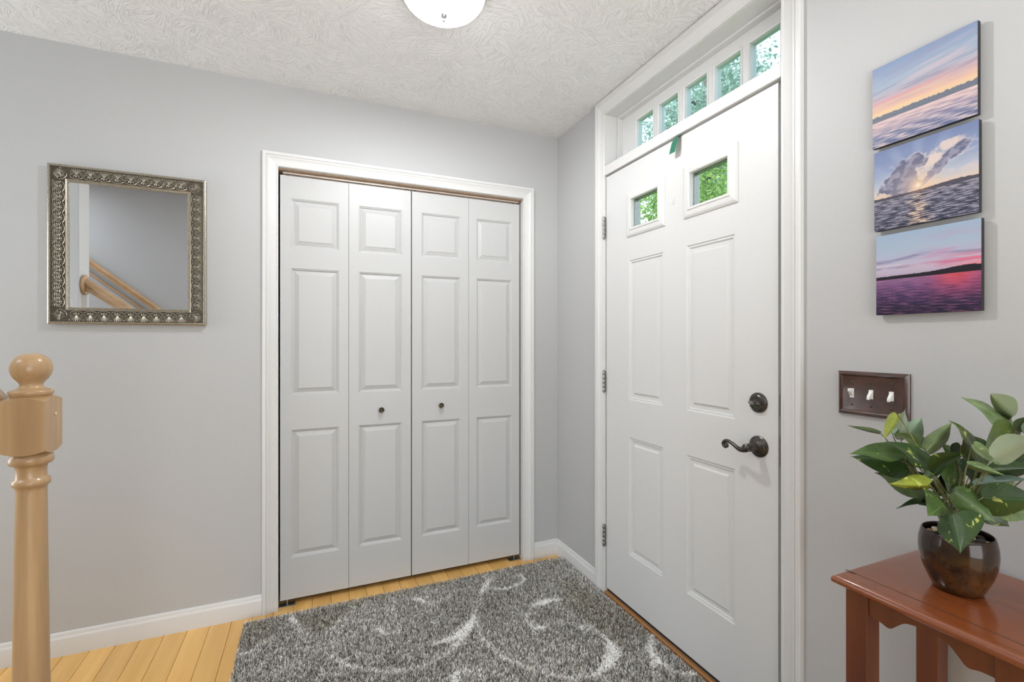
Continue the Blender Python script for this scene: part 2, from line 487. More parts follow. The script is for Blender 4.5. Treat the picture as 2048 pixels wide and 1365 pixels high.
# ---- measured layouts (metres, world axes)
LEAVES = [
    ((1.0849, 0.5894, 1.0589), (1.0426, 0.6294, 1.0708), (0.0153, 0.0092, -0.0058), (0.0166, 0.0082, 0.0028), 'o'),
    ((1.081, 0.5475, 1.0254), (0.9966, 0.5947, 1.0272), (-0.0231, -0.0118, -0.0082), (0.0205, 0.0102, 0.0167), 'm'),
    ((1.1156, 0.5545, 0.9965), (1.0331, 0.6117, 1.0168), (-0.0196, -0.0051, -0.0235), (0.0258, 0.0107, 0.0096), 'd'),
    ((1.1736, 0.5513, 0.9411), (1.078, 0.5924, 0.9782), (-0.0304, -0.0083, -0.0159), (0.0299, 0.0075, 0.0183), 'l'),
    ((1.0689, 0.4983, 0.9788), (0.9881, 0.5222, 0.9828), (0.0236, 0.0115, -0.0142), (0.0191, 0.0091, 0.0124), 'y'),
    ((1.1663, 0.5217, 0.9227), (1.07, 0.5523, 0.9257), (-0.0243, -0.0113, 0.0036), (0.0242, 0.0114, 0.0059), 'd'),
    ((1.0971, 0.4862, 0.9481), (1.0038, 0.461, 0.9449), (0.0416, 0.0039, -0.0225), (-0.0209, 0.0162, 0.0245), 'm'),
    ((1.0722, 0.5513, 1.1029), (1.0032, 0.5374, 1.0632), (0.0279, 0.0089, -0.0068), (0.0065, 0.0149, 0.0043), 'y'),
    ((1.1241, 0.5726, 1.0464), (1.1072, 0.558, 1.1144), (0.0023, 0.0137, -0.001), (0.029, 0.0026, -0.0041), 'p'),
    ((1.1194, 0.5855, 1.0569), (1.1414, 0.5869, 1.0985), (0.0053, 0.0088, -0.0), (-0.0054, -0.0088, 0.0001), 'p'),
    ((1.1625, 0.5778, 1.0537), (1.1775, 0.5605, 1.0904), (0.0083, 0.0133, 0.0063), (0.021, -0.0049, -0.0159), 'p'),
    ((1.1438, 0.5423, 1.0334), (1.0689, 0.5528, 1.0685), (-0.0264, -0.0104, -0.0009), (0.0265, 0.0062, 0.0108), 'o'),
    ((1.1053, 0.5153, 1.006), (1.0248, 0.5391, 1.0599), (-0.0298, -0.009, -0.0044), (0.0332, 0.0075, 0.0098), 'd'),
    ((1.1384, 0.5337, 1.0296), (1.1764, 0.5065, 1.0889), (0.0009, 0.0117, 0.0108), (0.0278, 0.0037, -0.0137), 'l'),
    ((1.0899, 0.5002, 0.9964), (1.0928, 0.4554, 1.0463), (-0.0086, 0.0084, 0.0211), (-0.0223, -0.0122, 0.0014), 'd'),
    ((1.1723, 0.4756, 1.0494), (1.1364, 0.4911, 1.0983), (-0.0236, -0.0056, -0.0013), (0.0243, 0.0046, 0.0028), 'o'),
    ((1.2038, 0.4839, 1.0093), (1.1473, 0.4864, 1.0634), (0.0088, 0.0131, -0.0121), (0.0279, -0.0026, 0.0102), 'd'),
    ((1.1573, 0.4821, 1.0238), (1.1582, 0.4708, 0.9845), (0.015, -0.004, 0.0041), (-0.0149, 0.004, -0.0041), 'k'),
    ((1.1332, 0.4598, 1.0579), (1.126, 0.4193, 1.0292), (0.0185, 0.0034, 0.0043), (-0.0183, -0.003, -0.005), 'l'),
    ((1.097, 0.4536, 1.0254), (1.0891, 0.4025, 1.02), (0.0166, 0.0047, 0.0054), (0.014, 0.007, -0.0091), 'l'),
    ((1.1793, 0.5053, 1.0139), (1.1464, 0.4977, 0.9519), (0.0402, 0.002, -0.0073), (-0.0204, 0.0138, 0.0022), 'm'),
    ((1.182, 0.515, 0.9701), (1.1496, 0.5289, 0.9433), (0.0197, 0.0016, -0.0146), (-0.0065, 0.006, 0.0137), 'k'),
    ((1.0885, 0.4681, 0.9728), (1.1074, 0.4165, 0.931), (0.0222, 0.0011, 0.011), (-0.0061, 0.007, -0.0183), 'm'),
    ((1.0472, 0.4532, 0.9417), (1.0234, 0.4308, 0.8868), (0.0505, -0.0137, 0.0075), (-0.0009, 0.0222, -0.0146), 'd'),
    ((1.1126, 0.4251, 1.0432), (1.1216, 0.3668, 1.0883), (-0.0031, 0.006, 0.0236), (0.0287, 0.0059, -0.02), 'p'),
    ((1.2152, 0.4354, 1.088), (1.1406, 0.4457, 1.0317), (0.0376, 0.001, -0.0181), (-0.0142, 0.0113, 0.0182), 'o'),
    ((1.2379, 0.4474, 1.1041), (1.1825, 0.4604, 1.1529), (0.0167, 0.0131, -0.0117), (0.023, -0.0053, 0.0175), 'o'),
    ((1.2248, 0.4422, 1.0873), (1.1821, 0.4932, 1.1449), (-0.0323, -0.0062, -0.0086), (0.0322, 0.0079, 0.005), 'l'),
    ((1.1354, 0.4371, 1.0166), (1.1895, 0.392, 1.0243), (0.018, 0.0069, 0.0107), (0.0176, 0.0062, -0.019), 'd'),
    ((1.1091, 0.4375, 0.9683), (1.1359, 0.3715, 0.98), (0.0152, 0.0047, 0.022), (0.0048, 0.0028, -0.0293), 'd'),
    ((1.1725, 0.4429, 0.9347), (1.2407, 0.4027, 0.9338), (0.0256, 0.0089, 0.0025), (-0.0205, -0.0068, -0.0113), 'l'),
    ((1.1222, 0.4536, 0.9854), (1.1635, 0.3923, 1.0079), (0.0199, 0.0086, 0.009), (0.0257, 0.0096, -0.0089), 'b'),
    ((1.2194, 0.4336, 1.0835), (1.2262, 0.4198, 1.1101), (-0.0052, 0.0042, 0.0073), (0.0103, -0.0024, -0.008), 'd'),
    ((1.172, 0.5302, 0.9892), (1.1404, 0.5438, 1.0088), (-0.0045, 0.0049, -0.0157), (0.0161, 0.0014, 0.0109), 'k'),
    ((1.1896, 0.49, 0.9689), (1.1936, 0.4665, 0.9424), (0.0163, -0.0037, 0.0124), (-0.0005, 0.0088, -0.0143), 'm'),
    ((1.2322, 0.5369, 1.0164), (1.2148, 0.5444, 1.0354), (-0.0015, 0.0036, -0.006), (0.0084, -0.0006, 0.0048), 'l'),
    ((1.1387, 0.5554, 0.9864), (1.1183, 0.575, 0.9987), (-0.0026, 0.0037, -0.0144), (0.0128, 0.0021, 0.0096), 'l'),
    ((1.2423, 0.4782, 0.9658), (1.2224, 0.4868, 1.0091), (-0.0044, 0.0113, -0.0112), (0.0225, -0.0059, 0.0087), 'k'),
    ((1.1605, 0.5133, 0.9514), (1.1318, 0.5257, 0.9706), (0.0022, 0.0071, -0.0147), (0.0115, -0.002, 0.0135), 'k'),
    ((1.2385, 0.4472, 1.0215), (1.2813, 0.4288, 1.0355), (-0.0009, 0.004, 0.0193), (0.0102, -0.0007, -0.021), 'd'),
    ((1.1387, 0.5554, 1.0013), (1.1091, 0.579, 1.0188), (0.0013, 0.005, -0.0127), (0.0077, -0.0009, 0.012), 'd'),
    ((1.1429, 0.5209, 1.0091), (1.1109, 0.5238, 0.9736), (0.0168, -0.0043, -0.009), (-0.0025, 0.0092, 0.0051), 'm'),
    ((1.1694, 0.5095, 0.9658), (1.1896, 0.49, 0.9427), (0.0126, -0.0025, 0.0127), (-0.0057, 0.0054, -0.0144), 'k'),
    ((1.2253, 0.5181, 1.0361), (1.2071, 0.526, 1.0013), (0.0189, -0.0005, -0.0078), (-0.0149, 0.0038, 0.0079), 'd'),
    ((1.2577, 0.4933, 1.0236), (1.2351, 0.503, 1.0579), (-0.0001, 0.0076, -0.0088), (0.0142, -0.0035, 0.008), 'm'),
    ((1.2172, 0.4563, 0.975), (1.2235, 0.4318, 1.0084), (-0.0054, 0.0052, 0.0122), (0.0125, -0.0025, -0.0138), 'm'),
    ((1.2214, 0.4545, 0.961), (1.1755, 0.4525, 0.9333), (0.0186, -0.0048, -0.0105), (-0.0024, 0.0095, 0.0058), 'k'),
    ((1.1569, 0.5475, 0.9715), (1.1367, 0.5671, 0.9436), (0.0109, -0.0021, -0.0129), (-0.0051, 0.0048, 0.0115), 'm'),
    ((1.1552, 0.5265, 0.9385), (1.1239, 0.54, 0.919), (0.0079, -0.0013, -0.0112), (-0.0079, 0.0013, 0.0112), 'k'),
    ((1.2909, 0.4573, 1.0283), (1.2577, 0.4716, 1.0476), (-0.0036, 0.0045, -0.0155), (0.011, -0.0018, 0.0143), 'm'),
    ((1.1959, 0.4002, 1.0194), (1.2457, 0.3787, 1.0324), (0.0004, 0.0036, 0.0203), (0.0097, -0.0004, -0.0221), 'm'),
    ((1.1389, 0.3811, 0.9993), (1.1883, 0.3599, 0.989), (0.0092, 0.0, 0.0213), (0.0127, 0.0066, -0.022), 'd'),
    ((1.1999, 0.3985, 1.0585), (1.2358, 0.383, 1.0954), (-0.0004, 0.0093, 0.0126), (0.0188, -0.0043, -0.0166), 'l'),
    ((1.2141, 0.4141, 1.0761), (1.2325, 0.4062, 1.1184), (-0.0108, 0.0077, 0.0071), (0.0236, -0.002, -0.0081), 'd'),
    ((1.1851, 0.4701, 0.9331), (1.211, 0.4372, 0.8992), (0.0157, -0.0031, 0.0157), (-0.0067, 0.0065, -0.0182), 'd'),
    ((1.2542, 0.5166, 0.9686), (1.3091, 0.5039, 1.0088), (-0.0096, 0.0081, 0.0155), (0.0246, -0.0007, -0.0173), 'd'),
    ((1.2322, 0.5369, 0.9809), (1.2526, 0.5499, 1.022), (-0.0057, 0.0118, -0.0042), (0.0228, -0.0062, 0.0014), 'd'),
]
CURVES = [
    [ (0.931, 1.939, 0.004), (0.965, 1.960, 0.020), (1.002, 1.962, 0.036), (1.043, 1.964, 0.022), (1.091, 1.952, 0.008), (1.128, 1.927, 0.005), (1.156, 1.906, 0.003) ],
    [ (0.931, 1.939, 0.004), (0.896, 1.903, 0.004), (0.872, 1.872, 0.006), (0.868, 1.837, 0.012), (0.877, 1.806, 0.016), (0.895, 1.795, 0.022), (0.915, 1.790, 0.018) ],
    [ (1.062, 1.723, 0.018), (1.086, 1.732, 0.012), (1.104, 1.709, 0.007), (1.116, 1.663, 0.007), (1.122, 1.627, 0.009), (1.116, 1.584, 0.024), (1.105, 1.552, 0.040), (1.077, 1.516, 0.042), (1.033, 1.483, 0.032), (0.982, 1.464, 0.018), (0.937, 1.461, 0.009), (0.884, 1.475, 0.007), (0.838, 1.503, 0.006), (0.794, 1.539, 0.006), (0.742, 1.602, 0.006), (0.695, 1.671, 0.006), (0.668, 1.730, 0.007), (0.653, 1.836, 0.008), (0.660, 1.911, 0.008), (0.668, 1.968, 0.006) ],
    [ (1.314, 1.566, 0.010), (1.276, 1.533, 0.012), (1.245, 1.499, 0.020), (1.230, 1.463, 0.032), (1.226, 1.436, 0.026), (1.227, 1.390, 0.011), (1.241, 1.355, 0.008), (1.278, 1.331, 0.011), (1.323, 1.317, 0.005) ],
    [ (1.206, 1.435, 0.012), (1.182, 1.404, 0.008), (1.149, 1.348, 0.006), (1.129, 1.314, 0.006) ],
    [ (0.874, 2.283, 0.004), (0.795, 2.198, 0.030), (0.752, 2.141, 0.008), (0.719, 2.084, 0.004), (0.688, 2.022, 0.005), (0.663, 1.969, 0.018), (0.622, 1.920, 0.040), (0.573, 1.885, 0.046), (0.530, 1.868, 0.028), (0.483, 1.867, 0.012), (0.433, 1.871, 0.004) ],
    [ (0.599, 1.885, 0.020), (0.540, 1.822, 0.009), (0.478, 1.786, 0.007), (0.419, 1.762, 0.007), (0.369, 1.753, 0.006), (0.272, 1.769, 0.004), (0.180, 1.823, 0.006), (0.122, 1.880, 0.009), (0.075, 1.944, 0.004) ],
    [ (0.993, 2.238, 0.008), (1.015, 2.222, 0.012), (1.012, 2.190, 0.014), (0.981, 2.160, 0.008), (0.935, 2.148, 0.014), (0.885, 2.139, 0.020), (0.848, 2.160, 0.007), (0.797, 2.181, 0.007) ],
    [ (0.469, 2.224, 0.024), (0.483, 2.190, 0.011), (0.515, 2.167, 0.006), (0.552, 2.161, 0.005), (0.589, 2.173, 0.003) ],
    [ (0.265, 2.058, 0.022), (0.273, 2.025, 0.013), (0.297, 2.011, 0.008), (0.332, 2.010, 0.007), (0.353, 2.032, 0.006), (0.362, 2.059, 0.004) ],
    [ (0.362, 2.059, 0.003), (0.359, 2.142, 0.003), (0.315, 2.226, 0.003), (0.252, 2.262, 0.003), (0.197, 2.263, 0.004), (0.140, 2.223, 0.005), (0.100, 2.172, 0.005), (0.073, 2.107, 0.004) ],
    [ (-0.081, 2.290, 0.018), (-0.058, 2.240, 0.009), (-0.041, 2.178, 0.005) ],
    [ (-0.259, 2.103, 0.011), (-0.226, 2.102, 0.009), (-0.199, 2.126, 0.008), (-0.173, 2.152, 0.006), (-0.140, 2.180, 0.004) ],
    [ (0.490, 1.606, 0.020), (0.478, 1.644, 0.022), (0.485, 1.669, 0.016), (0.507, 1.674, 0.010), (0.541, 1.665, 0.006), (0.568, 1.633, 0.005), (0.573, 1.598, 0.005) ],
]
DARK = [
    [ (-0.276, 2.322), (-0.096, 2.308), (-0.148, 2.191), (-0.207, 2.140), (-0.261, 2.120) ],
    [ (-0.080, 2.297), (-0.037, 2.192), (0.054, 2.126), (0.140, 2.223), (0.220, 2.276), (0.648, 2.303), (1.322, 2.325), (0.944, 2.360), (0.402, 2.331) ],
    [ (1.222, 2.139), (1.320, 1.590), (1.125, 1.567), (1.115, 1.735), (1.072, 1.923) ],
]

# ------------------------------------------------------------------ room shell
def struct(name, mb, mat, smooth=False):
    return tag(mb.build(name, mat, smooth=smooth), kind='structure')

YR, XL = -3.05, -3.3
OPC = (-.142, 1.109, 2.058)                 # closet opening: x0, x1, top
OPD = (.990, 1.932, 2.362)                  # entry opening: y0, y1, top

floor = MB().box(XL-.1, XW+.15, YR-.1, 3.1, -.12, -.012).build('floor', M_FLOOR)
tag(floor, kind='structure')
WORG['floor'] = Vector((0,0,0))
pw = .0826
col_i = 0
x = XW - .002
nplank = 0
while x > -2.55:
    x0, x1 = x - pw + .0006, x - .0006
    rows = []
    y = 3.0 if (x1 > OPC[0] and x0 < OPC[1]) else YW
    first = True
    while y > -1.6:
        L = random.uniform(.7, 1.45) if not first else random.uniform(.9, 1.7)
        first = False
        ye = y - L
        if ye < -1.2: ye = YR
        if nplank < 296:
            m = MB()
            b = .0011
            bx0, bx1, by0, by1 = x0, x1, ye+.0004, y-.0004
            n = 0
            m.v = [(bx0,by0,-.012),(bx1,by0,-.012),(bx1,by1,-.012),(bx0,by1,-.012),
                   (bx0,by0,-b),(bx1,by0,-b),(bx1,by1,-b),(bx0,by1,-b),
                   (bx0+b,by0+b,0),(bx1-b,by0+b,0),(bx1-b,by1-b,0),(bx0+b,by1-b,0)]
            m.f = [(0,1,5,4),(1,2,6,5),(2,3,7,6),(3,0,4,7),(4,5,9,8),(5,6,10,9),(6,7,11,10),(7,4,8,11),(8,9,10,11)]
            m.build('plank', M_FLOOR, floor, org=((x0+x1)/2, (ye+y)/2, 0))
            nplank += 1
        y = ye
        if ye <= YR: break
    x -= pw
rest = MB().box(XL-.1, x, YR-.1, 3.1, -.012, -.0005)
tag(rest.build('plank_field', M_FLOOR, floor), kind='stuff')

struct('ceiling', MB().box(XL-.1, XW+.15, YR-.1, YW+.12, HC, HC+.12), M_CEIL)

wb_ = MB()
slab_holes(wb_, Fr((0,YW,0),(1,0,0),(0,0,1),(0,-1,0)), XL-.1, XW, 0, HC, [(OPC[0]-.02, OPC[1]+.02, -.01, OPC[2]+.02)], 0, .115)
struct('wall_back', wb_, M_WALL)
wr_ = MB()
slab_holes(wr_, FRONT, -(YW+.115), -(YR-.1), 0, HC, [(-OPD[1]-.02, -OPD[0]+.02, -.01, OPD[2]+.02)], 0, .15)
struct('wall_right', wr_, M_WALL)
struct('wall_left', MB().box(XL-.1, XL, YR-.1, YW+.1, 0, HC), M_WALL)
struct('wall_rear', MB().box(XL, XW, YR-.1, YR, 0, HC), M_WALL)
# closet interior
cl = MB(); cl.box(-.45, 1.33, 3.0, 3.1, 0, HC); cl.box(-.50, -.40, YW+.115, 3.1, 0, HC); cl.box(1.30, 1.36, YW+.115, 3.1, 0, HC); cl.box(-.5,1.36,YW+.115,3.1,HC,HC+.05)
struct('wall_closet', cl, M_DARKGAP)
# stair walls beside the camera
sp_ = MB().bbox(XL, -1.151, 1.42, 1.55, 0, HC, .004)
struct('wall_partition', sp_, M_TRIM)
struct('wall_stair', MB().box(XL, -.62, .26, .38, 0, HC), M_WALL)

# jambs
jc = MB()
jc.box(OPC[0]-.02, OPC[0], YW-.0005, YW+.115, 0, OPC[2]+.0)
jc.box(OPC[1], OPC[1]+.02, YW-.0005, YW+.115, 0, OPC[2]+.0)
struct('trim_1', jc, M_TRIM)
struct('trim_2', MB().box(OPC[0]-.02, OPC[1]+.02, YW+.012, YW+.115, OPC[2]-.006, OPC[2]+.02), M_RAW)
casing(BACK, OPC[0]+.003, OPC[1]-.003, OPC[2]+.000, M_TRIM, 'trim_3', .97, .97)
struct('trim_8', MB().box(OPC[0], OPC[1], YW-.0005, YW+.012, OPC[2]-.001, OPC[2]+.02), M_TRIM)

jd = MB()
jd.box(XW-.0005, XW+.15, OPD[1], OPD[1]+.02, 0, OPD[2]+.02)
jd.box(XW-.0005, XW+.15, OPD[0]-.02, OPD[0], 0, OPD[2]+.02)
jd.box(XW-.0005, XW+.15, OPD[0], OPD[1], OPD[2], OPD[2]+.02)
jd.box(XW+.052, XW+.075, OPD[1]-.018, OPD[1], 0, 2.06)
jd.box(XW+.052, XW+.075, OPD[0], OPD[0]+.018, 0, 2.06)
struct('trim_4', jd, M_TRIM)
casing(FRONT, -OPD[1]+.001, -OPD[0]-.001, OPD[2]+.002, M_TRIM, 'trim_5', 1.02, 1.06)
# mullion between door and transom
mu = MB(); mu.bbox(XW-.006, XW+.12, OPD[0]+.0005, OPD[1]-.0005, 2.062, 2.108, .0025)
mu.box(XW+.052, XW+.075, OPD[0], OPD[1], 2.045, 2.064)
struct('trim_6', mu, M_TRIM)
struct('trim_7', MB().bbox(XW-.008, XW+.17, OPD[0]+.001, OPD[1]-.001, .0005, .024, .004), M_SILL)

# baseboards
BASE = [(0,0),(0,.0125),(.066,.0125),(.070,.0115),(.076,.0075),(.084,.0065),(.089,.0045),(.091,0)]
def baseboard(name, fr, a0, a1):
    m = MB()
    n = 0
    A = [fr.p(a0, z, c) for z, c in BASE]; B = [fr.p(a1, z, c) for z, c in BASE]
    k = len(BASE); m.v = [tuple(p) for p in A+B]
    for i in range(k-1): m.f.append((i, k+i, k+i+1, i+1))
    m.f.append(tuple(range(k))); m.f.append(tuple(k+i for i in reversed(range(k))))
    struct(name, m, M_TRIM, 25)
baseboard('baseboard_back_left', BACK, XL, OPC[0]-.0635)
baseboard('baseboard_back_right', BACK, OPC[1]+.0635, XW)
baseboard('baseboard_right_far', FRONT, -YW+.0125, -OPD[1]-.069)
baseboard('baseboard_right_near', FRONT, -OPD[0]+.069, -YR)

# transom window
t = empty('window_1', (XW+.1, 1.443, 2.2), kind='structure')
TY0, TY1, TZ0, TZ1 = .992, 1.930, 2.109, 2.3615
m = MB()
for (y0,y1,z0,z1) in ((TY1-.008,TY1,TZ0,TZ1),(TY0,TY0+.008,TZ0,TZ1),(TY0+.008,TY1-.008,TZ1-.009,TZ1)):
    m.box(1.400, 1.432, y0, y1, z0, z1)
m.build('stop_bead', M_TRIM, t)
SASH = Fr((1.428,0,0),(0,-1,0),(0,0,1),(-1,0,0))
ops = [(-(1.818-.157*i), -(1.696-.157*i)) for i in range(5)]
m = MB(); slab_holes(m, SASH, -TY1+.001, -TY0-.001, TZ0, TZ1-.001, [(a,b,2.150,2.307) for a,b in ops], 0, .035)
m.build('sash', M_TRIM, t)
for a, b in ops:
    m = MB()
    pr = [(-.006,0),(-.006,.003),(-.003,.0045),(0,.0035),(.0025,.001),(.0025,-.010),(-.001,-.012)]
    c = [(a,2.150),(a,2.307),(b,2.307),(b,2.150)]
    dd = [(-1,-1),(-1,1),(1,1),(1,-1)]
    for i in range(4):
        j = (i+1) % 4
        sweep_seg(m, SASH, c[i], (-dd[i][0], -dd[i][1]), c[j], (-dd[j][0], -dd[j][1]), pr)
    m.build('glazing_bead', M_TRIM, t, smooth=30)
    m = MB(); m.box(1.443, 1.447, -b-.004, -a+.004, 2.148, 2.311)
    m.build('pane', M_PANE_T, t)

# ------------------------------------------------------------------ entry door
DX = XW+.004
d1 = empty('door_1', (DX, 1.925, 0), kind='structure')
DY0, DY1, DZ0, DZ1 = 1.008, 1.926, .040, 2.054
DF = Fr((DX,0,0),(0,-1,0),(0,0,1),(-1,0,0))
pan = [(-1.749,-1.527,.982,1.617),(-1.393,-1.170,.982,1.617),(-1.749,-1.527,.276,.810),(-1.393,-1.170,.276,.810)]
lite = [(-1.727,-1.545,1.758,1.893),(-1.371,-1.189,1.758,1.893)]
m = MB(); slab_holes(m, DF, -DY1, -DY0, DZ0, DZ1, pan+lite, 0, .044)
m.build('door_slab', M_DOORW, d1)
DPROF = [(0,0),(.0025,-.0035),(.006,-.0040),(.0095,-.0035),(.0125,-.0085),(.028,-.0085),(.0335,-.0035),(.0345,-.0022)]
for a0,a1,b0,b1 in pan:
    m = MB(); ring_panel(m, DF, a0, a1, b0, b1, DPROF)
    m.box(DX+.02, DX+.044, -a1, -a0, b0, b1)
    m.build('panel', M_DOORW, d1)
LPR = [(0,-.002),(0,.011),(.003,.0135),(.009,.0135),(.012,.010),(.016,.0095),(.028,.0095),(.032,.0085),(.0375,.0045),(.0385,-.002)]
for a0,a1,b0,b1 in lite:
    fo = MB()
    c = [(a0+.003,b0+.003),(a0+.003,b1-.003),(a1-.003,b1-.003),(a1-.003,b0+.003)]; dd = [(-1,-1),(-1,1),(1,1),(1,-1)]
    for i in range(4):
        j = (i+1) % 4
        sweep_seg(fo, DF, c[i], dd[i], c[j], dd[j], LPR)
    wf = fo.build('light_frame', M_TRIM, d1, smooth=30)
    m = MB()
    for (u0,u1,w0,w1) in ((a0,a0+.004,b0,b1),(a1-.004,a1,b0,b1),(a0+.004,a1-.004,b0,b0+.004),(a0+.004,a1-.004,b1-.004,b1)):
        m.box(DX+.012, DX+.034, -u1, -u0, w0, w1)
    m.build('glass_spacer', M_STEEL, wf)
    m = MB().box(DX+.016, DX+.020, -a1+.003, -a0-.003, b0+.003, b1-.003)
    m.build('pane', M_PANE_D, wf)
for z in (1.806, 1.052, .296):
    m = MB(); zz = z-.052
    for k in range(5):
        m.lathe((XW-.0085, DY1+.006, zz+.0208*k+.0006), [(.0058,0),(.0062,.0006),(.0062,.0190),(.0058,.0196)], 14)
    m.lathe((XW-.0085, DY1+.006, zz-.005), [(.002,0),(.0045,.002),(.0045,.004),(.003,.0055)], 12)
    m.lathe((XW-.0085, DY1+.006, zz+.1035), [(.003,0),(.0045,.001),(.0045,.003),(.002,.005)], 12)
    m.box(XW-.003, XW-.0008, DY1-.001, DY1+.013, zz, zz+.104)
    m.build('hinge', M_STEEL, d1, smooth=True)
# weather strip and sweep
m = MB(); m.box(DX+.006, DX+.030, DY0+.002, DY1-.002, .0245, .0398)
m.build('door_sweep', M_BLACK, d1)
m = MB()
m.box(XW+.010, XW+.022, DY0-.0065, DY0-.001, 1.015, 1.082); m.box(XW+.010, XW+.022, DY0-.0065, DY0-.001, .86, .955)
m.build('strike_plate', M_STEEL, d1)
# deadbolt
AX = (-1,0,0)
db = MB(); db.lathe((DX, 1.077, 1.050), [(.0325,0),(.0325,.004),(.0305,.007),(.027,.008),(.0262,.0105),(.0235,.0125),(.0205,.0125),(.0195,.0105),(.0005,.0100)], 40, AX, cap=False)
dbo = db.build('deadbolt', M_BRONZE, d1, smooth=30)
tt = MB()
pr = [(-.020,.0045),(-.012,.0085),(-.002,.0100),(.002,.0105),(.006,.0075),(.019,.0062)]
for i in range(len(pr)-1):
    (u0,h0),(u1,h1) = pr[i], pr[i+1]
    Y0, Y1 = 1.077-u0, 1.077-u1
    x0, x1 = DX-.010, DX-.0255+abs(i-2)*.0012
    x2 = DX-.0255+abs(i-1)*.0012
    n = len(tt.v)
    tt.v += [(x0,Y0,1.050-h0),(x0,Y0,1.050+h0),(x2,Y0,1.050+h0*.6),(x2,Y0,1.050-h0*.6),(x0,Y1,1.050-h1),(x0,Y1,1.050+h1),(x1,Y1,1.050+h1*.6),(x1,Y1,1.050-h1*.6)]
    for q in ((0,1,2,3),(7,6,5,4),(0,4,5,1),(1,5,6,2),(2,6,7,3),(3,7,4,0)): tt.f.append(tuple(n+k for k in q))
tt.build('thumb_turn', plain('pale_bronze', (.20,.185,.165), .32, .8, nscale=120, var=.2), dbo)  # paler bronze, so the thumb turn shows against its plate
# lever
lv = MB(); lv.lathe((DX, 1.076, .908), [(.0345,0),(.0345,.003),(.031,.0065),(.026,.0085),(.0245,.0105),(.017,.0135),(.0155,.015),(.0118,.0165),(.0118,.022),(.0108,.026),(.0108,.036)], 40, AX)
lvo = lv.build('lever_rosette', M_BRONZE, d1, smooth=30)
hv = MB()
hv.lathe((DX-.034, 1.076, .908), [(.0108,0),(.0128,.002),(.0132,.014),(.0118,.018),(.013,.020),(.013,.028),(.010,.031),(.0065,.0325),(.0005,.033)], 24, AX, cap=False)
pts = []; rad = []
LX = DX-.057
path = [(1.074,.906,.0105),(1.084,.9015,.0100),(1.096,.8985,.0085),(1.108,.9005,.0070),(1.120,.9065,.0062),(1.132,.9125,.0058),(1.144,.9165,.0058),(1.1555,.9165,.0060),(1.1635,.9120,.0062),(1.1665,.9045,.0062),(1.163,.8975,.0060),(1.1565,.8955,.0058),(1.151,.899,.0056),(1.151,.9045,.0052),(1.1555,.9065,.0045)]
hv.tube([(LX, y, z) for y, z, r in path], [r for y, z, r in path], 12)
hv.build('door_handle', M_BRONZE, lvo, smooth=40)
# small dents on the door are left to the material

# ------------------------------------------------------------------ closet bifold doors
LF = 2.450
CF = Fr((0,LF,0),(1,0,0),(0,0,1),(0,-1,0))
edges = [(-.1335,.1712),(.1728,.4793),(.4845,.7932),(.7948,1.0985)]
panx = [(-.087,.127),(.220,.433),(.535,.748),(.840,1.051)]
CPROF = [(0,0),(.002,-.003),(.005,-.0035),(.008,-.008),(.011,-.0105),(.013,-.0105),(.031,-.0035),(.033,-.0015)]
for pair in (0, 1):
    dn = empty('door_%d' % (2+pair), (edges[2*pair][0], LF, .025), kind='structure')
    for k in (0, 1):
        i = 2*pair+k
        a0, a1 = edges[i]; p0, p1 = panx[i]
        hol = [(p0,p1,1.694,1.927),(p0,p1,.992,1.596),(p0,p1,.220,.828)]
        m = MB(); slab_holes(m, CF, a0, a1, .0255, 2.033, hol, 0, .032)
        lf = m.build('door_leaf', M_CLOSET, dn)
        for h in hol:
            m = MB(); ring_panel(m, CF, *h, CPROF)
            m.box(h[0], h[1], LF+.016, LF+.031, h[2], h[3])
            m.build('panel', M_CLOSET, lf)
        if i in (1, 2):
            kx, kz = ((.3275,.900),(.6370,.9065))[i-1]
            m = MB(); m.lathe((kx, LF, kz), [(.0085,0),(.0085,.002),(.0055,.004),(.005,.010),(.0065,.013),(.0115,.016),(.0142,.019),(.0145,.022),(.0125,.0245),(.0085,.0235),(.0065,.0222),(.0050,.0240),(.0030,.0255),(.0003,.026)], 28, (0,-1,0), cap=False)
            m.build('knob', M_KNOB, lf, smooth=35)
    m = MB()
    ax = edges[0][0]+.03 if pair == 0 else edges[3][1]-.03
    m.box(ax-.035, ax+.035, LF-.012, LF+.02, .0005, .003); m.lathe((ax, LF+.008, .003), [(.004,0),(.004,.022)], 10)
    m.build('pivot_bracket', M_STEEL, dn)
    m = MB()
    for px_ in ((edges[0][0]+.03, edges[1][1]-.02) if pair == 0 else (edges[3][1]-.03, edges[2][0]+.02)):
        m.lathe((px_, LF+.012, 2.033), [(.004,0),(.004,.010)], 10)
    m.build('pivot_pin', M_STEEL, dn)
trk = MB()
trk.box(-.122, 1.094, LF-.002, LF+.001, 2.041, 2.0515); trk.box(-.122, 1.094, LF+.024, LF+.027, 2.041, 2.0515); trk.box(-.122, 1.094, LF-.002, LF+.027, 2.0498, 2.0518)
tag(trk.build('bifold_track', plain('beige_enamel_track', (.56,.47,.40), .4, .2, nscale=20, var=.05)), 'thin beige metal track above the white bifold closet doors', 'track')

# ------------------------------------------------------------------ rug
RX0, RX1, RY0, RY1 = -.268, 1.312, .70, 2.340
rug = empty('shag_rug', ((RX0+RX1)/2, (RY0+RY1)/2, 0), 'large grey shag rug with cream scroll lines on the wooden floor', 'rug')
m = MB().bbox(RX0+.004, RX1-.004, RY0+.004, RY1-.004, .0005, .008, .003)
m.build('backing', plain('rug_backing', (.16,.15,.14), .95, nscale=300, var=.3), rug)

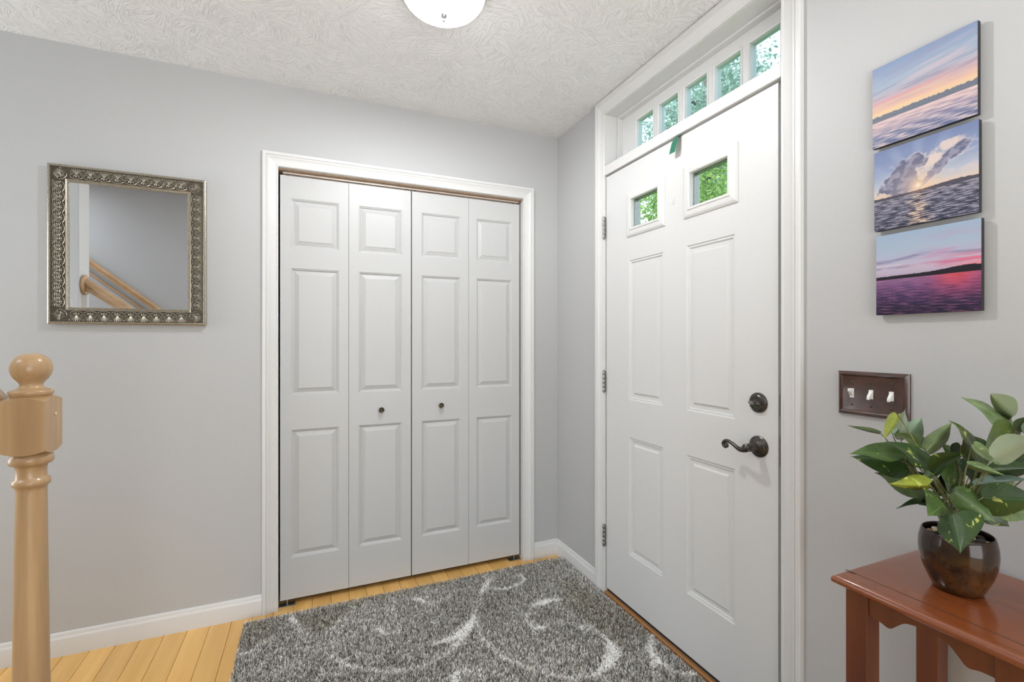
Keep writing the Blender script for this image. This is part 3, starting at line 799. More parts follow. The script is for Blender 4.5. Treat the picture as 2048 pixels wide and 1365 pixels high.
def inpoly(px, py, poly):
    r = np.zeros(len(px), bool); n = len(poly); j = n-1
    for i in range(n):
        xi, yi = poly[i]; xj, yj = poly[j]
        c = ((yi > py) != (yj > py)) & (px < (xj-xi)*(py-yi)/(yj-yi+1e-12)+xi)
        r ^= c; j = i
    return r

def chaikin(p, n=2):
    for _ in range(n):
        q = [p[0]]
        for a, b in zip(p[:-1], p[1:]):
            q.append(tuple(.75*u+.25*v for u, v in zip(a, b))); q.append(tuple(.25*u+.75*v for u, v in zip(a, b)))
        q.append(p[-1]); p = q
    return p

def make_pile():
    P = []
    for (y0, y1, sp) in ((1.10, RY1, .0031), (RY0, 1.10, .0052)):
        nx = int((RX1-RX0)/sp); ny = int((y1-y0)/sp)
        gx, gy = np.meshgrid(np.arange(nx)*sp+RX0+sp/2, np.arange(ny)*sp+y0+sp/2)
        g = np.stack([gx.ravel(), gy.ravel(), np.full(gx.size, sp)], 1)
        g[:, :2] += rng.uniform(-.5, .5, (len(g), 2))*sp
        P.append(g)
    P = np.concatenate(P); N = len(P)
    x, y, sp = P.T
    dist = np.full(N, 1.0); wid = np.zeros(N)
    for cv in CURVES:
        c = chaikin(cv)
        for (ax_, ay, aw), (bx, by, bw) in zip(c[:-1], c[1:]):
            dx, dy = bx-ax_, by-ay; L2 = dx*dx+dy*dy+1e-9
            tt_ = np.clip(((x-ax_)*dx+(y-ay)*dy)/L2, 0, 1)
            ww = aw+(bw-aw)*tt_
            d = np.hypot(x-ax_-tt_*dx, y-ay-tt_*dy) - ww*.52-.0004
            wid = np.where(d < dist, ww, wid); dist = np.minimum(dist, d)
    # the unseen near half carries the same kind of scrolls
    for (cx, cy, r0, a0) in ((.20,.98,.17,0),(.85,.92,.16,2)):
        a = a0
        for k in range(26):
            r1_ = r0*(1-k/34); xx, yy = cx+r1_*math.cos(a), cy+r1_*math.sin(a)
            dist = np.minimum(dist, np.hypot(x-xx, y-yy)-.012+.0004*k); a += .17
    cream = (dist < 0) & (rng.random(N) < np.clip(.36+wid/.018, 0, 1))
    near = np.clip(1-dist/.02, 0, 1)*(~cream)
    # yarn lengths, lean
    h = rng.uniform(.015, .021, N); h[cream] = rng.uniform(.013, .0155, cream.sum())
    ang = rng.uniform(0, 2*math.pi, N); lean = rng.uniform(0, .007, N); lean[cream] = rng.uniform(.006,.013,cream.sum())
    lx, ly = np.cos(ang)*lean, np.sin(ang)*lean
    a2 = rng.uniform(0, math.pi, N); w = sp*rng.uniform(.30, .46, N); w[cream] = sp[cream]*.75
    wx, wy = np.cos(a2)*w, np.sin(a2)*w
    z0 = np.full(N, .006)
    V = np.empty((N, 6, 3), np.float32)
    V[:,0] = np.stack([x-wx, y-wy, z0], 1); V[:,1] = np.stack([x+wx, y+wy, z0], 1)
    V[:,2] = np.stack([x+wx+lx*.5, y+wy+ly*.5, z0+h*.62], 1); V[:,3] = np.stack([x-wx+lx*.5, y-wy+ly*.5, z0+h*.62], 1)
    V[:,4] = np.stack([x+wx*.7+lx*1.3, y+wy*.7+ly*1.3, z0+h], 1); V[:,5] = np.stack([x-wx*.7+lx*1.3, y-wy*.7+ly*1.3, z0+h], 1)
    # keep yarns inside the outline
    V[:,:,0] = np.clip(V[:,:,0], RX0-.004, RX1+.003); V[:,:,1] = np.clip(V[:,:,1], RY0-.004, RY1+.005)
    # colour: heathered yarns in patches of darker and lighter grey
    pal = np.array([(.11,.098,.085),(.26,.238,.21),(.46,.435,.40),(.68,.66,.625),(.92,.90,.87)])
    pr_ = np.array([.21,.25,.21,.18,.15])
    k = rng.choice(5, N, p=pr_)
    # clump yarns: neighbours within about 5 mm share a shade
    cx_ = np.floor(x/.0052).astype(int); cy_ = np.floor(y/.0052).astype(int)
    hsh = (cx_*73856093 ^ cy_*19349663) % 9973
    kk = rng.choice(5, 9973, p=pr_)[hsh]
    k = np.where(rng.random(N) < .6, kk, k)
    c = np.clip(pal[k]*1.35, 0, 1)*rng.uniform(.85, 1.15, (N,1))
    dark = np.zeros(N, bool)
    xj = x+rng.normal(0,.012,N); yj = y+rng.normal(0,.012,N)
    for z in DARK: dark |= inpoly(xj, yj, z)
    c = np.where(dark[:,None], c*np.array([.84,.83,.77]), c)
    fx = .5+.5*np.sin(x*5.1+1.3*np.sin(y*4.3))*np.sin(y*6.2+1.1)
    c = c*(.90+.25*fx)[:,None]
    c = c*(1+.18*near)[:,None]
    c[cream] = np.array([1.0,.99,.965])*rng.uniform(.85,1.08,(cream.sum(),1))
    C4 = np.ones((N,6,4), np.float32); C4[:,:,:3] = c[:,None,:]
    me = bpy.data.meshes.new('pile')
    me.vertices.add(N*6); me.vertices.foreach_set('co', V.ravel())
    base = (np.arange(N)*6)[:,None]
    quads = np.concatenate([base+np.array([0,1,2,3]), base+np.array([3,2,4,5])], 1).reshape(-1)
    me.loops.add(len(quads)); me.loops.foreach_set('vertex_index', quads.astype(np.int32))
    me.polygons.add(N*2); me.polygons.foreach_set('loop_start', np.arange(N*2, dtype=np.int32)*4)
    ca = me.color_attributes.new('Col', 'FLOAT_COLOR', 'POINT'); ca.data.foreach_set('color', C4.ravel())
    me.update(calc_edges=True)
    me.materials.append(M_PILE)
    o = bpy.data.objects.new('pile', me); COL.objects.link(o); o.parent = rug
    o.location = -WORG['shag_rug']; o['kind'] = 'stuff'
make_pile()

# ------------------------------------------------------------------ ceiling lamp
LP = (.395, 1.478)
lt = empty('ceiling_light', (LP[0], LP[1], HC), 'white frosted glass bowl ceiling lamp, switched on, with pointed finial', 'ceiling light')
m = MB().lathe((LP[0],LP[1],HC-.065), [(.118,.004),(.136,0),(.1405,.003),(.142,.010),(.1405,.020),(.134,.030),(.122,.040),(.118,.0640),(.110,.0640),(.112,.010)], 48, cap=False)  # collar added to keep bulb light off ceiling and upper walls
m.build('lamp_base', plain('brushed_nickel', (.55,.54,.52), .3, .9, nscale=80, var=.05), lt, smooth=True)
prof = []
for j in range(15):
    a = math.radians(90*j/14)
    prof.append((max(.135*math.sin(a)**1.12, .0006), -.0735*math.cos(a)))
m = MB().lathe((LP[0],LP[1],HC-.061), prof, 48, cap=False)
m.build('lamp_shade', M_BOWL, lt, smooth='all')
m = MB().lathe((LP[0],LP[1],HC-.134), [(.0125,.004),(.0125,0),(.0115,-.004),(.007,-.010),(.0042,-.0135),(.0042,-.015),(.0048,-.017),(.0042,-.020),(.002,-.0225),(.0002,-.0235)], 20, cap=False)
m.build('finial', M_STEEL, lt, smooth=True)

# ------------------------------------------------------------------ wall mirror
MC = Vector((-.683, 2.392, 1.632))
MW, MH, FW = .526, .630, .067
mir = empty('wall_mirror', tuple(MC), 'rectangular wall mirror in an ornate antique silver frame left of the closet', 'mirror')
MF = Fr(MC, (1,0,0), (0,0,1), (0,-1,0))
x0, x1, z0, z1 = -MW/2, MW/2, -MH/2, MH/2
cor = [(x0+FW,z0+FW),(x0+FW,z1-FW),(x1-FW,z1-FW),(x1-FW,z0+FW)]
dd = [(-1,-1),(-1,1),(1,1),(1,-1)]
def ring(profile, mat, name, parent, sm=35):
    m = MB()
    for i in range(4):
        j = (i+1) % 4
        sweep_seg(m, MF, cor[i], dd[i], cor[j], dd[j], profile)
    return m.build(name, mat, parent, smooth=sm)
FRP = [(0,-.016),(0,-.004),(.002,.0),(.0045,.0005),(.0065,-.002),(.009,-.0015),(.0115,.0005),(.0135,-.002),(.0135,-.008),(.0565,-.004),(.0565,.003),(.058,.0055),(.0605,.0055),(.0625,.003),(.064,.0015),(.067,.0005),(.067,-.021),(.064,-.023),(.004,-.023)]
frm = ring(FRP, M_FRAME, 'frame', mir)
ring([(.0134,-.0075),(.0136,-.0045),(.0350,-.0022),(.0564,-.0015),(.0566,-.0075)], M_PATINA, 'patina_band', frm)
# one repeat of the relief, s along the bar, q from the inner edge outwards, r = relief
pitch = .0415
ov = MB()
def tb(pts, r): ov.tube([(a, 0, b) for a, b in pts], r, 5)
def arc(cx, cy, rx, ry, a0, a1, n=8): return [(cx+rx*math.cos(math.radians(a0+(a1-a0)*i/n)), cy+ry*math.sin(math.radians(a0+(a1-a0)*i/n))) for i in range(n+1)]
tb(arc(0,.0105,.0078,.0062,-20,200), .00125)
tb(arc(0,.0120,.0200,.0105,200,340,8), .0012)
ov.sphere((0,-.0006,.0105), .0032, n=8, m=5)
for k, (dx_, top) in enumerate(((-.0165,.0385),(-.0095,.0405),(-.0032,.0412),(.0032,.0412),(.0095,.0405),(.0165,.0385))):
    tb([(dx_*.12,.0190),(dx_*.35,.0270),(dx_*.68,.0345),(dx_,top)], .00088)
for sgn in (-1, 1):
    for k in range(4):
        tb([(sgn*(.0205-.0006*k), .0130+.0058*k), (sgn*(.0150-.0004*k), .0168+.0050*k), (sgn*(.0095-.0009*k), .0168+.0042*k)], .0008)
ov.sphere((.0207,-.0004,0.0365), .0026, n=6, m=4)
osh = ov.build('ornament', M_ORN, frm, smooth=60)
ome = osh.data
for v in ome.vertices:      # mesh data was stored relative to the frame's parent origin: bring it back to its own
    v.co = v.co + MC
first = True
def orn(a, b, ang, sc=1.0):
    """a,b: position of the inner edge of the band in mirror coordinates; ang: direction of q"""
    global first, osh
    o = osh if first else osh.copy()
    if not first: COL.objects.link(o)
    first = False
    o.parent = frm
    q = Vector((math.cos(ang), 0, math.sin(ang)))
    s_ = Vector((math.sin(ang), 0, -math.cos(ang)))
    n = Vector((0,1,0))
    M = Matrix(((s_.x*sc, n.x, q.x, a),(0, 1, 0, .0006),(s_.z*sc, n.z, q.z, b),(0,0,0,1)))
    o.matrix_local = M
ia, ib = x1-FW, z1-FW
nt_, ns_ = 9, 12
for k in range(nt_):
    s = (k-(nt_-1)/2)*(2*ia/(nt_))
    orn(s, ib+.0135, math.pi/2, (2*ia/nt_)/pitch); orn(s, -ib-.0135, -math.pi/2, (2*ia/nt_)/pitch)
for k in range(ns_):
    s = (k-(ns_-1)/2)*(2*ib/ns_)
    orn(ia+.0135, s, 0, (2*ib/ns_)/pitch); orn(-ia-.0135, s, math.pi, (2*ib/ns_)/pitch)
for sx_ in (-1, 1):
    for sz_ in (-1, 1):
        orn(sx_*(ia+.014), sz_*(ib+.014), math.atan2(sz_, sx_), .9)
m = MB(); m.box(MC.x-ia-.003, MC.x+ia+.003, MC.y+.0045, MC.y+.008, MC.z-ib-.003, MC.z+ib+.003)
m.build('mirror_glass', M_MIRROR, mir)
m = MB(); m.box(MC.x-ia-.01, MC.x+ia+.01, MC.y+.009, YW-.0005, MC.z-ib-.01, MC.z+ib+.01)
m.build('backing_board', M_PATINA, mir)

# ------------------------------------------------------------------ newel post, stair rails, stair
NX, NY = -.6185, 1.4915
nw = empty('newel_post', (NX, NY, 0), 'turned maple newel post with round ball top standing at far left', 'newel post')
m = MB()
m.lathe((NX,NY,0), [(.036,1.1125),(.0362,1.119),(.0385,1.121),(.0400,1.1245),(.0400,1.129),(.0380,1.132),(.0330,1.1335),(.0255,1.1365),(.0212,1.141),(.0205,1.146),(.0235,1.152),(.0300,1.160),(.0350,1.169),(.0378,1.180),(.0372,1.191),(.0335,1.203),(.0265,1.212),(.0165,1.2180),(.006,1.2203),(.0004,1.2205)], 40)
m.build('ball_finial', M_NEWEL, nw, smooth='all')
def turned_block(mb, hw, zlo, zhi, drop=.0095, rin=.0345, n=12):
    base = len(mb.v); per = []
    for k in range(4):
        for i in range(n):
            t = -1+2*i/n
            p = [(t*hw, -hw), (hw, t*hw), (-t*hw, hw), (-hw, -t*hw)][k]
            per.append(p)
    N_ = len(per)
    def zoff(p):
        r = math.hypot(*p); f = (r-hw)/(hw*(math.sqrt(2)-1)); return drop*f**1.1 if f > 0 else 0
    R = []
    R.append([(p[0]/math.hypot(*p)*rin, p[1]/math.hypot(*p)*rin, zlo-.0025) for p in per])
    R.append([(p[0], p[1], zlo+zoff(p)) for p in per])
    R.append([(p[0], p[1], zhi-zoff(p)) for p in per])
    R.append([(p[0]/math.hypot(*p)*rin, p[1]/math.hypot(*p)*rin, zhi+.0025) for p in per])
    for ring_ in R:
        mb.v += [(NX+a, NY+b, c) for a, b, c in ring_]
    for j in range(3):
        for i in range(N_):
            k = (i+1) % N_
            mb.f.append((base+j*N_+i, base+j*N_+k, base+(j+1)*N_+k, base+(j+1)*N_+i))
    mb.f.append(tuple(base+i for i in reversed(range(N_)))); mb.f.append(tuple(base+3*N_+i for i in range(N_)))
m = MB(); turned_block(m, .0415, .981, 1.1155); m.build('newel_block', M_NEWEL, nw, smooth=30)
m = MB(); m.lathe((-.5765, 1.498, 1.072), [(.0042,0),(.0042,.0008),(.003,.0018),(.0004,.0022)], 14, (1,0,0)); m.build('screw_plug', plain('pale_maple_plug', (.62,.48,.33), .35, nscale=50, var=.1), nw, smooth=True)
m = MB()
m.lathe((NX,NY,0), [(.0345,.980),(.0345,.977),(.0385,.9745),(.0402,.968),(.0400,.960),(.0375,.9555),(.0325,.9535),(.0290,.951),(.0278,.946),(.0277,.925),(.0290,.921),(.0335,.9185),(.0347,.912),(.0340,.905),(.0300,.9015),(.0282,.898),(.0278,.892),(.0282,.860),(.0292,.760),(.0305,.640),(.0322,.500),(.0338,.400),(.0345,.320),(.0345,.300),(.039,.292),(.040,.285),(.039,.276),(.0345,.272),(.0345,.250)][::-1], 40)
m.build('turned_shaft', M_NEWEL, nw, smooth='all')
m = MB(); turned_block(m, .0415, .008, .250); m.build('newel_foot', M_NEWEL, nw, smooth=30)

def rail_section(scale=1.0):
    # hand-rail profile: (sideways, up)
    h = [(-.018,-.030),(.018,-.030),(.020,-.022),(.018,-.014),(.021,-.006),(.030,.000),(.033,.010),(.030,.020),(.022,.027),(.010,.031),(-.010,.031),(-.022,.027),(-.030,.020),(-.033,.010),(-.030,.000),(-.021,-.006),(-.018,-.014),(-.020,-.022)]
    return [(a*scale, b*scale) for a, b in h]
def sweep_rail(mb, pts, sec):
    n = len(sec); base = len(mb.v)
    for (x_, y_, z_) in pts:
        for a, b in sec: mb.v.append((x_, y_+a, z_+b))
    for i in range(len(pts)-1):
        for k in range(n):
            q = (k+1) % n
            mb.f.append((base+i*n+k, base+i*n+q, base+(i+1)*n+q, base+(i+1)*n+k))
    mb.f.append(tuple(base+i for i in range(n))); mb.f.append(tuple(base+(len(pts)-1)*n+i for i in reversed(range(n))))
hr = empty('stair_handrail', (-1.150, 1.4915, 1.56), 'maple handrail seen in the mirror, ending in a round rosette on the white wall end', 'handrail')
m = MB(); sweep_rail(m, [(-1.138,NY,1.562),(-1.06,NY,1.505),(-.98,NY,1.446),(-.90,NY,1.378),(-.82,NY,1.292),(-.74,NY,1.185),(-.70,NY,1.125),(-.661,NY,1.072)], rail_section(1.12))
m.build('rail', M_RAIL, hr, smooth=35)
m = MB(); m.lathe((-1.1505,NY,1.560), [(.052,0),(.055,.004),(.055,.010),(.050,.014),(.040,.016)], 36, (1,0,0))
m.build('rosette', M_RAIL, hr, smooth=30)
wh = empty('wall_handrail', (-1.5, .38, 1.85), 'long maple handrail on the grey stair wall, seen in the mirror', 'handrail')
m = MB(); sweep_rail(m, [(-3.0,.445,1.84+.82*1.5),(-1.5,.445,1.84),(-.80,.445,1.84-.82*.70)], rail_section(.9))
for i, v in enumerate(m.v):
    pass
m.build('rail', M_RAIL, wh, smooth=35)
m = MB(); sweep_rail(m, [(-3.0,.389,1.752+.82*1.5),(-1.5,.389,1.752),(-.80,.389,1.752-.82*.70)], [(-.006,-.010),(.008,-.010),(.008,.010),(-.006,.010)])
m.build('rail_backboard', M_RAIL, wh)
for xb in (-2.4, -1.75, -1.0):
    zb = 1.84-.82*(xb+1.5)
    m = MB().tube([(xb,.398,zb-.09),(xb,.43,zb-.085),(xb,.445,zb-.06),(xb,.445,zb-.028)], .006, 8)
    m.build('rail_bracket', M_KNOB, wh, smooth=True)
st_ = empty('staircase', (-.7, .9, 0), 'maple stair treads with white risers beside the newel post, outside the picture at left', 'stairs')
for k in range(12):
    xa = -.70-.235*k; za = .19*(k+1)
    if za > 2.0: break
    MB().bbox(xa-.262, xa+.022, .385, 1.415 if xa-.262 < -1.16 else 1.44, za-.027, za, .006).build('tread', M_RAIL, st_)
    MB().box(xa-.016, xa, .385, 1.415, za-.19, za-.027).build('riser', M_TRIM, st_)

# ------------------------------------------------------------------ canvases
def fbm(u, v, f, seed=0, oct=4, ax=1.0):
    r = np.random.default_rng(seed); out = 0; amp = 1; tot = 0
    for o in range(oct):
        for _ in range(5):
            th = r.uniform(0, 2*math.pi); ph = r.uniform(0, 6.28); k = f*r.uniform(.7, 1.4)
            out = out + amp*np.sin(k*(u*math.cos(th)/ax+v*math.sin(th))*6.28+ph+1.5*np.sin(k*.6*6.28*(v*math.cos(th)-u*math.sin(th)/ax)+ph*2))
        tot += amp*2.6; f *= 1.9; amp *= .55
    return out/tot
def srgb(c): c = np.array(c)/255.; return np.where(c <= .04045, c/12.92, ((c+.055)/1.055)**2.4)
def grad(v, stops):
    vs = [s_[0] for s_ in stops]; cs = np.array([srgb(s_[1]) for s_ in stops])
    return np.stack([np.interp(v, vs, cs[:,i]) for i in range(3)], -1)
def mixc(a, b, t): t = np.clip(t, 0, 1)[...,None]; return a*(1-t)+b*t
def sm(a, b, x_): t = np.clip((x_-a)/(b-a), 0, 1); return t*t*(3-2*t)

def desat(c, k):
    g = c.mean(-1, keepdims=True); return c*(1-k)+g*k

def paint1(u, v):
    n = fbm(u, v, 1.6, 1, ax=2.5)
    vv = v + .03*n
    c = grad(vv, [(.38,(246,212,166)),(.43,(246,208,166)),(.48,(236,192,176)),(.54,(214,178,184)),(.60,(196,182,198)),(.68,(176,188,208)),(.80,(162,182,208)),(1,(136,158,200))])
    # streaks fan up to the right
    q = v-.12*u*(v-.35)*2
    s = fbm(u*.6+q*.3, q*5.5, 1.5, 3, 5, ax=1.6)
    c = mixc(c, srgb((138,144,172)), np.clip(s*1.8,0,1)*np.exp(-((q-.60)/.11)**2)*.75)
    s2 = fbm(u*.5, q*9, 1.6, 5, 5, ax=1.6)
    c = mixc(c, srgb((238,160,150)), np.clip(s2*1.8+.1,0,1)*np.exp(-((q-.50)/.06)**2)*.75)
    c = mixc(c, srgb((250,214,150)), np.clip(-s2*1.6,0,1)*np.exp(-((q-.45)/.05)**2)*.8)
    c = mixc(c, srgb((224,196,204)), np.clip(fbm(u*.6, q*7, 1.3, 13, 5, ax=1.5)*1.8,0,1)*np.exp(-((q-.70)/.10)**2)*.6)
    c = mixc(c, srgb((150,160,192)), np.clip(fbm(u*.6, q*5, 1.4, 19, 5, ax=1.5)*1.8,0,1)*np.exp(-((q-.86)/.12)**2)*.55)
    hz = .385+.010*fbm(u, v*0, 9, 7)+.009*fbm(u, v*0, 30, 8)
    c = np.where((v < hz)[...,None], srgb((116,124,142))*(1+.12*fbm(u,v,24,2))[...,None], c)
    w = fbm(u*.8, v*6.5, 4.5, 11, 5, ax=1.2)
    wat = grad(v, [(0,(134,142,176)),(.12,(152,152,182)),(.22,(200,178,190)),(.31,(236,204,200))])
    wat = mixc(wat, srgb((96,106,148)), np.clip(w*2.6,0,1)*(1-v/.42))
    wat = mixc(wat, srgb((240,212,208)), np.clip(-w*2.2-.1,0,1)*.7)
    return desat(np.where((v < .315)[...,None], wat, c), .10)

def paint2(u, v):
    hz = .40+.022*np.exp(-((u-.82)/.22)**2)+.004*fbm(u, v*0, 12, 3)
    sx, sy = .46, .455
    c = grad(v, [(.38,(240,206,170)),(.45,(228,210,198)),(.55,(190,198,216)),(.72,(146,164,204)),(1,(120,138,186))])
    r = np.hypot((u-sx)*1.1, v-sy)
    c = mixc(c, srgb((252,214,168)), np.exp(-(r/.17)**2))
    n = .7*fbm(u, v, 3.0, 21, 5)+.6*fbm(u, v, 8.0, 22, 4)
    a = np.arctan2(v-sy, u-sx)
    c = mixc(c, srgb((186,200,228)), np.clip(np.sin(a*13)*.5+.2,0,1)*.3*sm(.1,.35,r)*(1-sm(.5,.7,r)))
    c = mixc(c, srgb((232,214,210)), np.clip(fbm(u, v*2, 2.2, 25, 5)*1.6,0,1)*np.exp(-((v-.60)/.16)**2)*.7)
    def blob(cx, cy, rx, ry, rot):
        X = (u-cx)*math.cos(rot)+(v-cy)*math.sin(rot); Y = -(u-cx)*math.sin(rot)+(v-cy)*math.cos(rot)
        return 1-np.hypot(X/rx, Y/ry)
    cl_ = np.maximum.reduce([blob(.17,.50,.11,.08,.2), blob(.25,.56,.14,.13,.5), blob(.33,.65,.14,.13,.6), blob(.43,.74,.11,.09,.5), blob(.30,.47,.20,.08,0), blob(.38,.57,.09,.13,0)])
    cl2 = np.maximum.reduce([blob(.66,.62,.14,.055,.75), blob(.78,.73,.14,.065,.45), blob(.86,.78,.07,.05,.2), blob(.57,.52,.09,.035,.8)])
    lit = np.maximum.reduce([blob(.62,.72,.16,.07,.7), blob(.74,.82,.13,.05,.3)])
    c = mixc(c, srgb((240,218,206)), sm(-.3,.4, lit+.7*n)*.85)
    e1 = sm(-.10,.10, cl_+.42*n); e2 = sm(-.15,.2, cl2+.55*n)
    rim = sm(-.30,.0, cl_+.42*n)*(1-e1)*sm(.2,.5,u)+.5*sm(-.5,.0, cl2+.6*n)*(1-e2)
    c = mixc(c, srgb((240,222,214)), rim*.8)
    n2 = fbm(u, v, 6.0, 28, 5)
    body = mixc(np.broadcast_to(srgb((100,104,136)), c.shape).copy(), srgb((156,154,178)), np.clip(n2*1.8+.3,0,1))
    body = mixc(body, srgb((206,186,188)), np.exp(-(r/.20)**2)*.8)
    c = mixc(c, body, np.maximum(e1*.95, e2*.9))
    c = mixc(c, srgb((250,210,166)), np.exp(-(r/.075)**2)*.95)
    c = mixc(c, srgb((255,244,216)), np.exp(-(np.hypot((u-sx), v-sy)/.026)**2))
    c = np.where((v < hz)[...,None], mixc(np.broadcast_to(srgb((84,80,96)), c.shape).copy(), srgb((160,130,118)), np.exp(-((u-sx)/.10)**2)*.6), c)
    w = fbm(u*.9, v*6.5, 5.2, 31, 6, ax=1.2)
    wat = grad(v, [(0,(72,74,100)),(.2,(96,98,124)),(.36,(134,130,148))])
    wat = mixc(wat, srgb((178,174,190)), np.clip(w*2.4-.05,0,1)*.8)
    wat = mixc(wat, srgb((44,46,70)), np.clip(-w*2.4-.02,0,1)*.85)
    gl = np.exp(-((u-sx-.02*np.sin(v*40))/(.05+.12*(.36-v)))**2)
    wat = mixc(wat, srgb((248,214,182)), gl*np.clip(.35+w*2.4,0,1)*.95)
    return desat(np.where((v < .365+.01*u)[...,None], wat, c), .10)

def paint3(u, v):
    c = grad(v, [(.44,(168,150,190)),(.50,(200,184,208)),(.56,(206,194,216)),(.64,(194,196,220)),(.80,(178,196,218)),(1,(166,190,218))])
    n = fbm(u, v*2.2, 1.6, 41, 5, ax=1.8); n3 = fbm(u*.7, v*6, 1.8, 47, 5, ax=1.3)
    c = mixc(c, srgb((212,136,188)), np.clip(n*1.2+.35,0,1)*sm(.35,.95,u+.15*n)*np.exp(-((v-.70)/.17)**2))
    c = mixc(c, srgb((236,112,148)), sm(.15,.9,u)*np.exp(-((v-.575-.02*u)/.055)**2)*np.clip(.6+n3*1.6,0,1))
    c = mixc(c, srgb((250,140,150)), sm(.6,1,u)*np.exp(-((v-.525)/.022)**2)*.9)
    c = mixc(c, srgb((140,126,172)), np.exp(-((v-.655-.06*np.exp(-((u-.55)/.25)**2))/.022)**2)*np.clip(.7+n3*1.2,0,1)*(1-.4*u))
    c = mixc(c, srgb((148,130,178)), np.exp(-((v-.575)/.020)**2)*np.clip(.3+n3*2.2,0,1)*(1-u)*.9)
    c = mixc(c, srgb((236,214,224)), np.exp(-((v-.61)/.014)**2)*np.clip(.3+n3*2,0,1)*.6)
    hz = .475+.012*u+.030*np.exp(-((u-.88)/.22)**2)+.004*fbm(u, v*0, 8, 43)
    c = np.where((v < hz)[...,None], srgb((32,26,36)), c)
    w = fbm(u*.9, v*7.5, 4.6, 51, 6, ax=1.2)
    wat = grad(v, [(0,(38,30,60)),(.10,(52,40,76)),(.22,(88,60,108)),(.34,(124,86,138)),(.44,(156,110,154))])
    wat = mixc(wat, srgb((200,70,110)), np.exp(-((u-.82)/.24)**2)*sm(.10,.42,v)*.85)
    wat = mixc(wat, srgb((236,84,92)), np.exp(-((u-.78)/.13)**2)*sm(.26,.44,v)*.8)
    wat = mixc(wat, srgb((26,22,46)), np.clip(w*2.2,0,1)*.55*(1-sm(.2,.45,v)*.6))
    wat = mixc(wat, srgb((190,110,150)), np.clip(-w*2.2-.15,0,1)*.32)
    return desat(np.where((v < .437)[...,None], wat, c), .06)

def canvas(name, y0, y1, zb, zt, fn, label):
    t = empty(name, (XW, (y0+y1)/2, zb), label, 'picture', 'sunset canvases in a column on the right wall')
    xf = XW-.018
    m = MB().box(xf+.0004, xf+.012, y0, y1, zb, zt); m.build('panel_edge', M_EDGE, t)
    m = MB().box(xf+.0115, XW-.0003, y0+.03, y1-.03, zb+.03, zt-.03); m.build('hanger_block', M_EDGE, t)
    n = 240
    u, v = np.meshgrid(np.linspace(0,1,n), np.linspace(0,1,n))
    c = np.clip(fn(u, v), 0, 1)
    V = np.stack([np.full(n*n, xf), (y1-(y1-y0)*u).ravel(), (zb+(zt-zb)*v).ravel()], 1)
    V -= np.array(WORG[t.name])
    me = bpy.data.meshes.new('print')
    me.vertices.add(n*n); me.vertices.foreach_set('co', V.astype(np.float32).ravel())
    i = np.arange((n-1)*(n-1)); r = i//(n-1); q = i % (n-1); a = r*n+q
    quads = np.stack([a, a+1, a+n+1, a+n], 1).ravel()
    me.loops.add(len(quads)); me.loops.foreach_set('vertex_index', quads.astype(np.int32))
    me.polygons.add(len(i)); me.polygons.foreach_set('loop_start', np.arange(len(i), dtype=np.int32)*4)
    C4 = np.ones((n*n,4), np.float32); C4[:,:3] = c.reshape(-1,3)*.78
    me.color_attributes.new('Col','FLOAT_COLOR','POINT').data.foreach_set('color', C4.ravel())
    me.update(calc_edges=True); me.materials.append(M_PRINT)
    o = bpy.data.objects.new('print', me); COL.objects.link(o); o.parent = t
canvas('canvas_picture', .526, .730, 1.737, 1.938, paint1, 'top canvas: pale pink and blue sunset over a distant treeline and rippled water')
canvas('canvas_picture', .524, .726, 1.5265, 1.725, paint2, 'middle canvas: sun behind a dark cloud with a golden glint on dark water')
canvas('canvas_picture', .520, .7215, 1.315, 1.513, paint3, 'bottom canvas: magenta and purple sunset with a black hill over violet water')

# ------------------------------------------------------------------ switch plate
SP = Vector((XW, .739, 1.112))
sw = empty('light_switch', tuple(SP), 'dark wooden three-toggle light switch plate with white switches on the grey wall', 'light switch')
SF = Fr(SP, (0,-1,0), (0,0,1), (-1,0,0))
m = MB(); ring_panel(m, SF, -.0830,.0830,-.0575,.0575, [(0,0),(0,.0045),(.0015,.0065),(.0065,.0115),(.0085,.0120),(.0105,.0105),(.0125,.0085),(.0140,.0080)])
m.build('cover_plate', M_PLATE, sw, smooth=25)
for k, up in ((-1,1),(0,-1),(1,-1)):
    c = SP+Vector((0, -.0461*k, 0))
    m = MB().bbox(c.x-.0100, c.x-.0070, c.y-.0051, c.y+.0051, c.z-.0120, c.z+.0120, .0006, 1)
    tg = m.build('switch_bezel', M_WHITEPL, sw)
    m = MB(); zc = c.z
    n = len(m.v)
    r0 = [(c.x-.0095, c.y-.0040, zc-.0085),(c.x-.0095, c.y+.0040, zc-.0085),(c.x-.0095, c.y+.0040, zc+.0085),(c.x-.0095, c.y-.0040, zc+.0085)]
    zt = zc+up*.0090
    r1 = [(c.x-.0215, c.y-.0030, zt-.0035),(c.x-.0215, c.y+.0030, zt-.0035),(c.x-.0215, c.y+.0030, zt+.0035),(c.x-.0215, c.y-.0030, zt+.0035)]
    m.v += r0+r1; m.f += [(4,5,6,7),(0,1,5,4),(1,2,6,5),(2,3,7,6),(3,0,4,7)]
    m.build('toggle', M_WHITEPL, tg)
    for sz in (-1, 1):
        m = MB().lathe((SP.x-.008, c.y, c.z+sz*.0303), [(.0032,0),(.0032,.0006),(.0024,.0016),(.0003,.0021)], 14, AX, cap=False)
        m.build('screw', M_KNOB, sw, smooth=True)

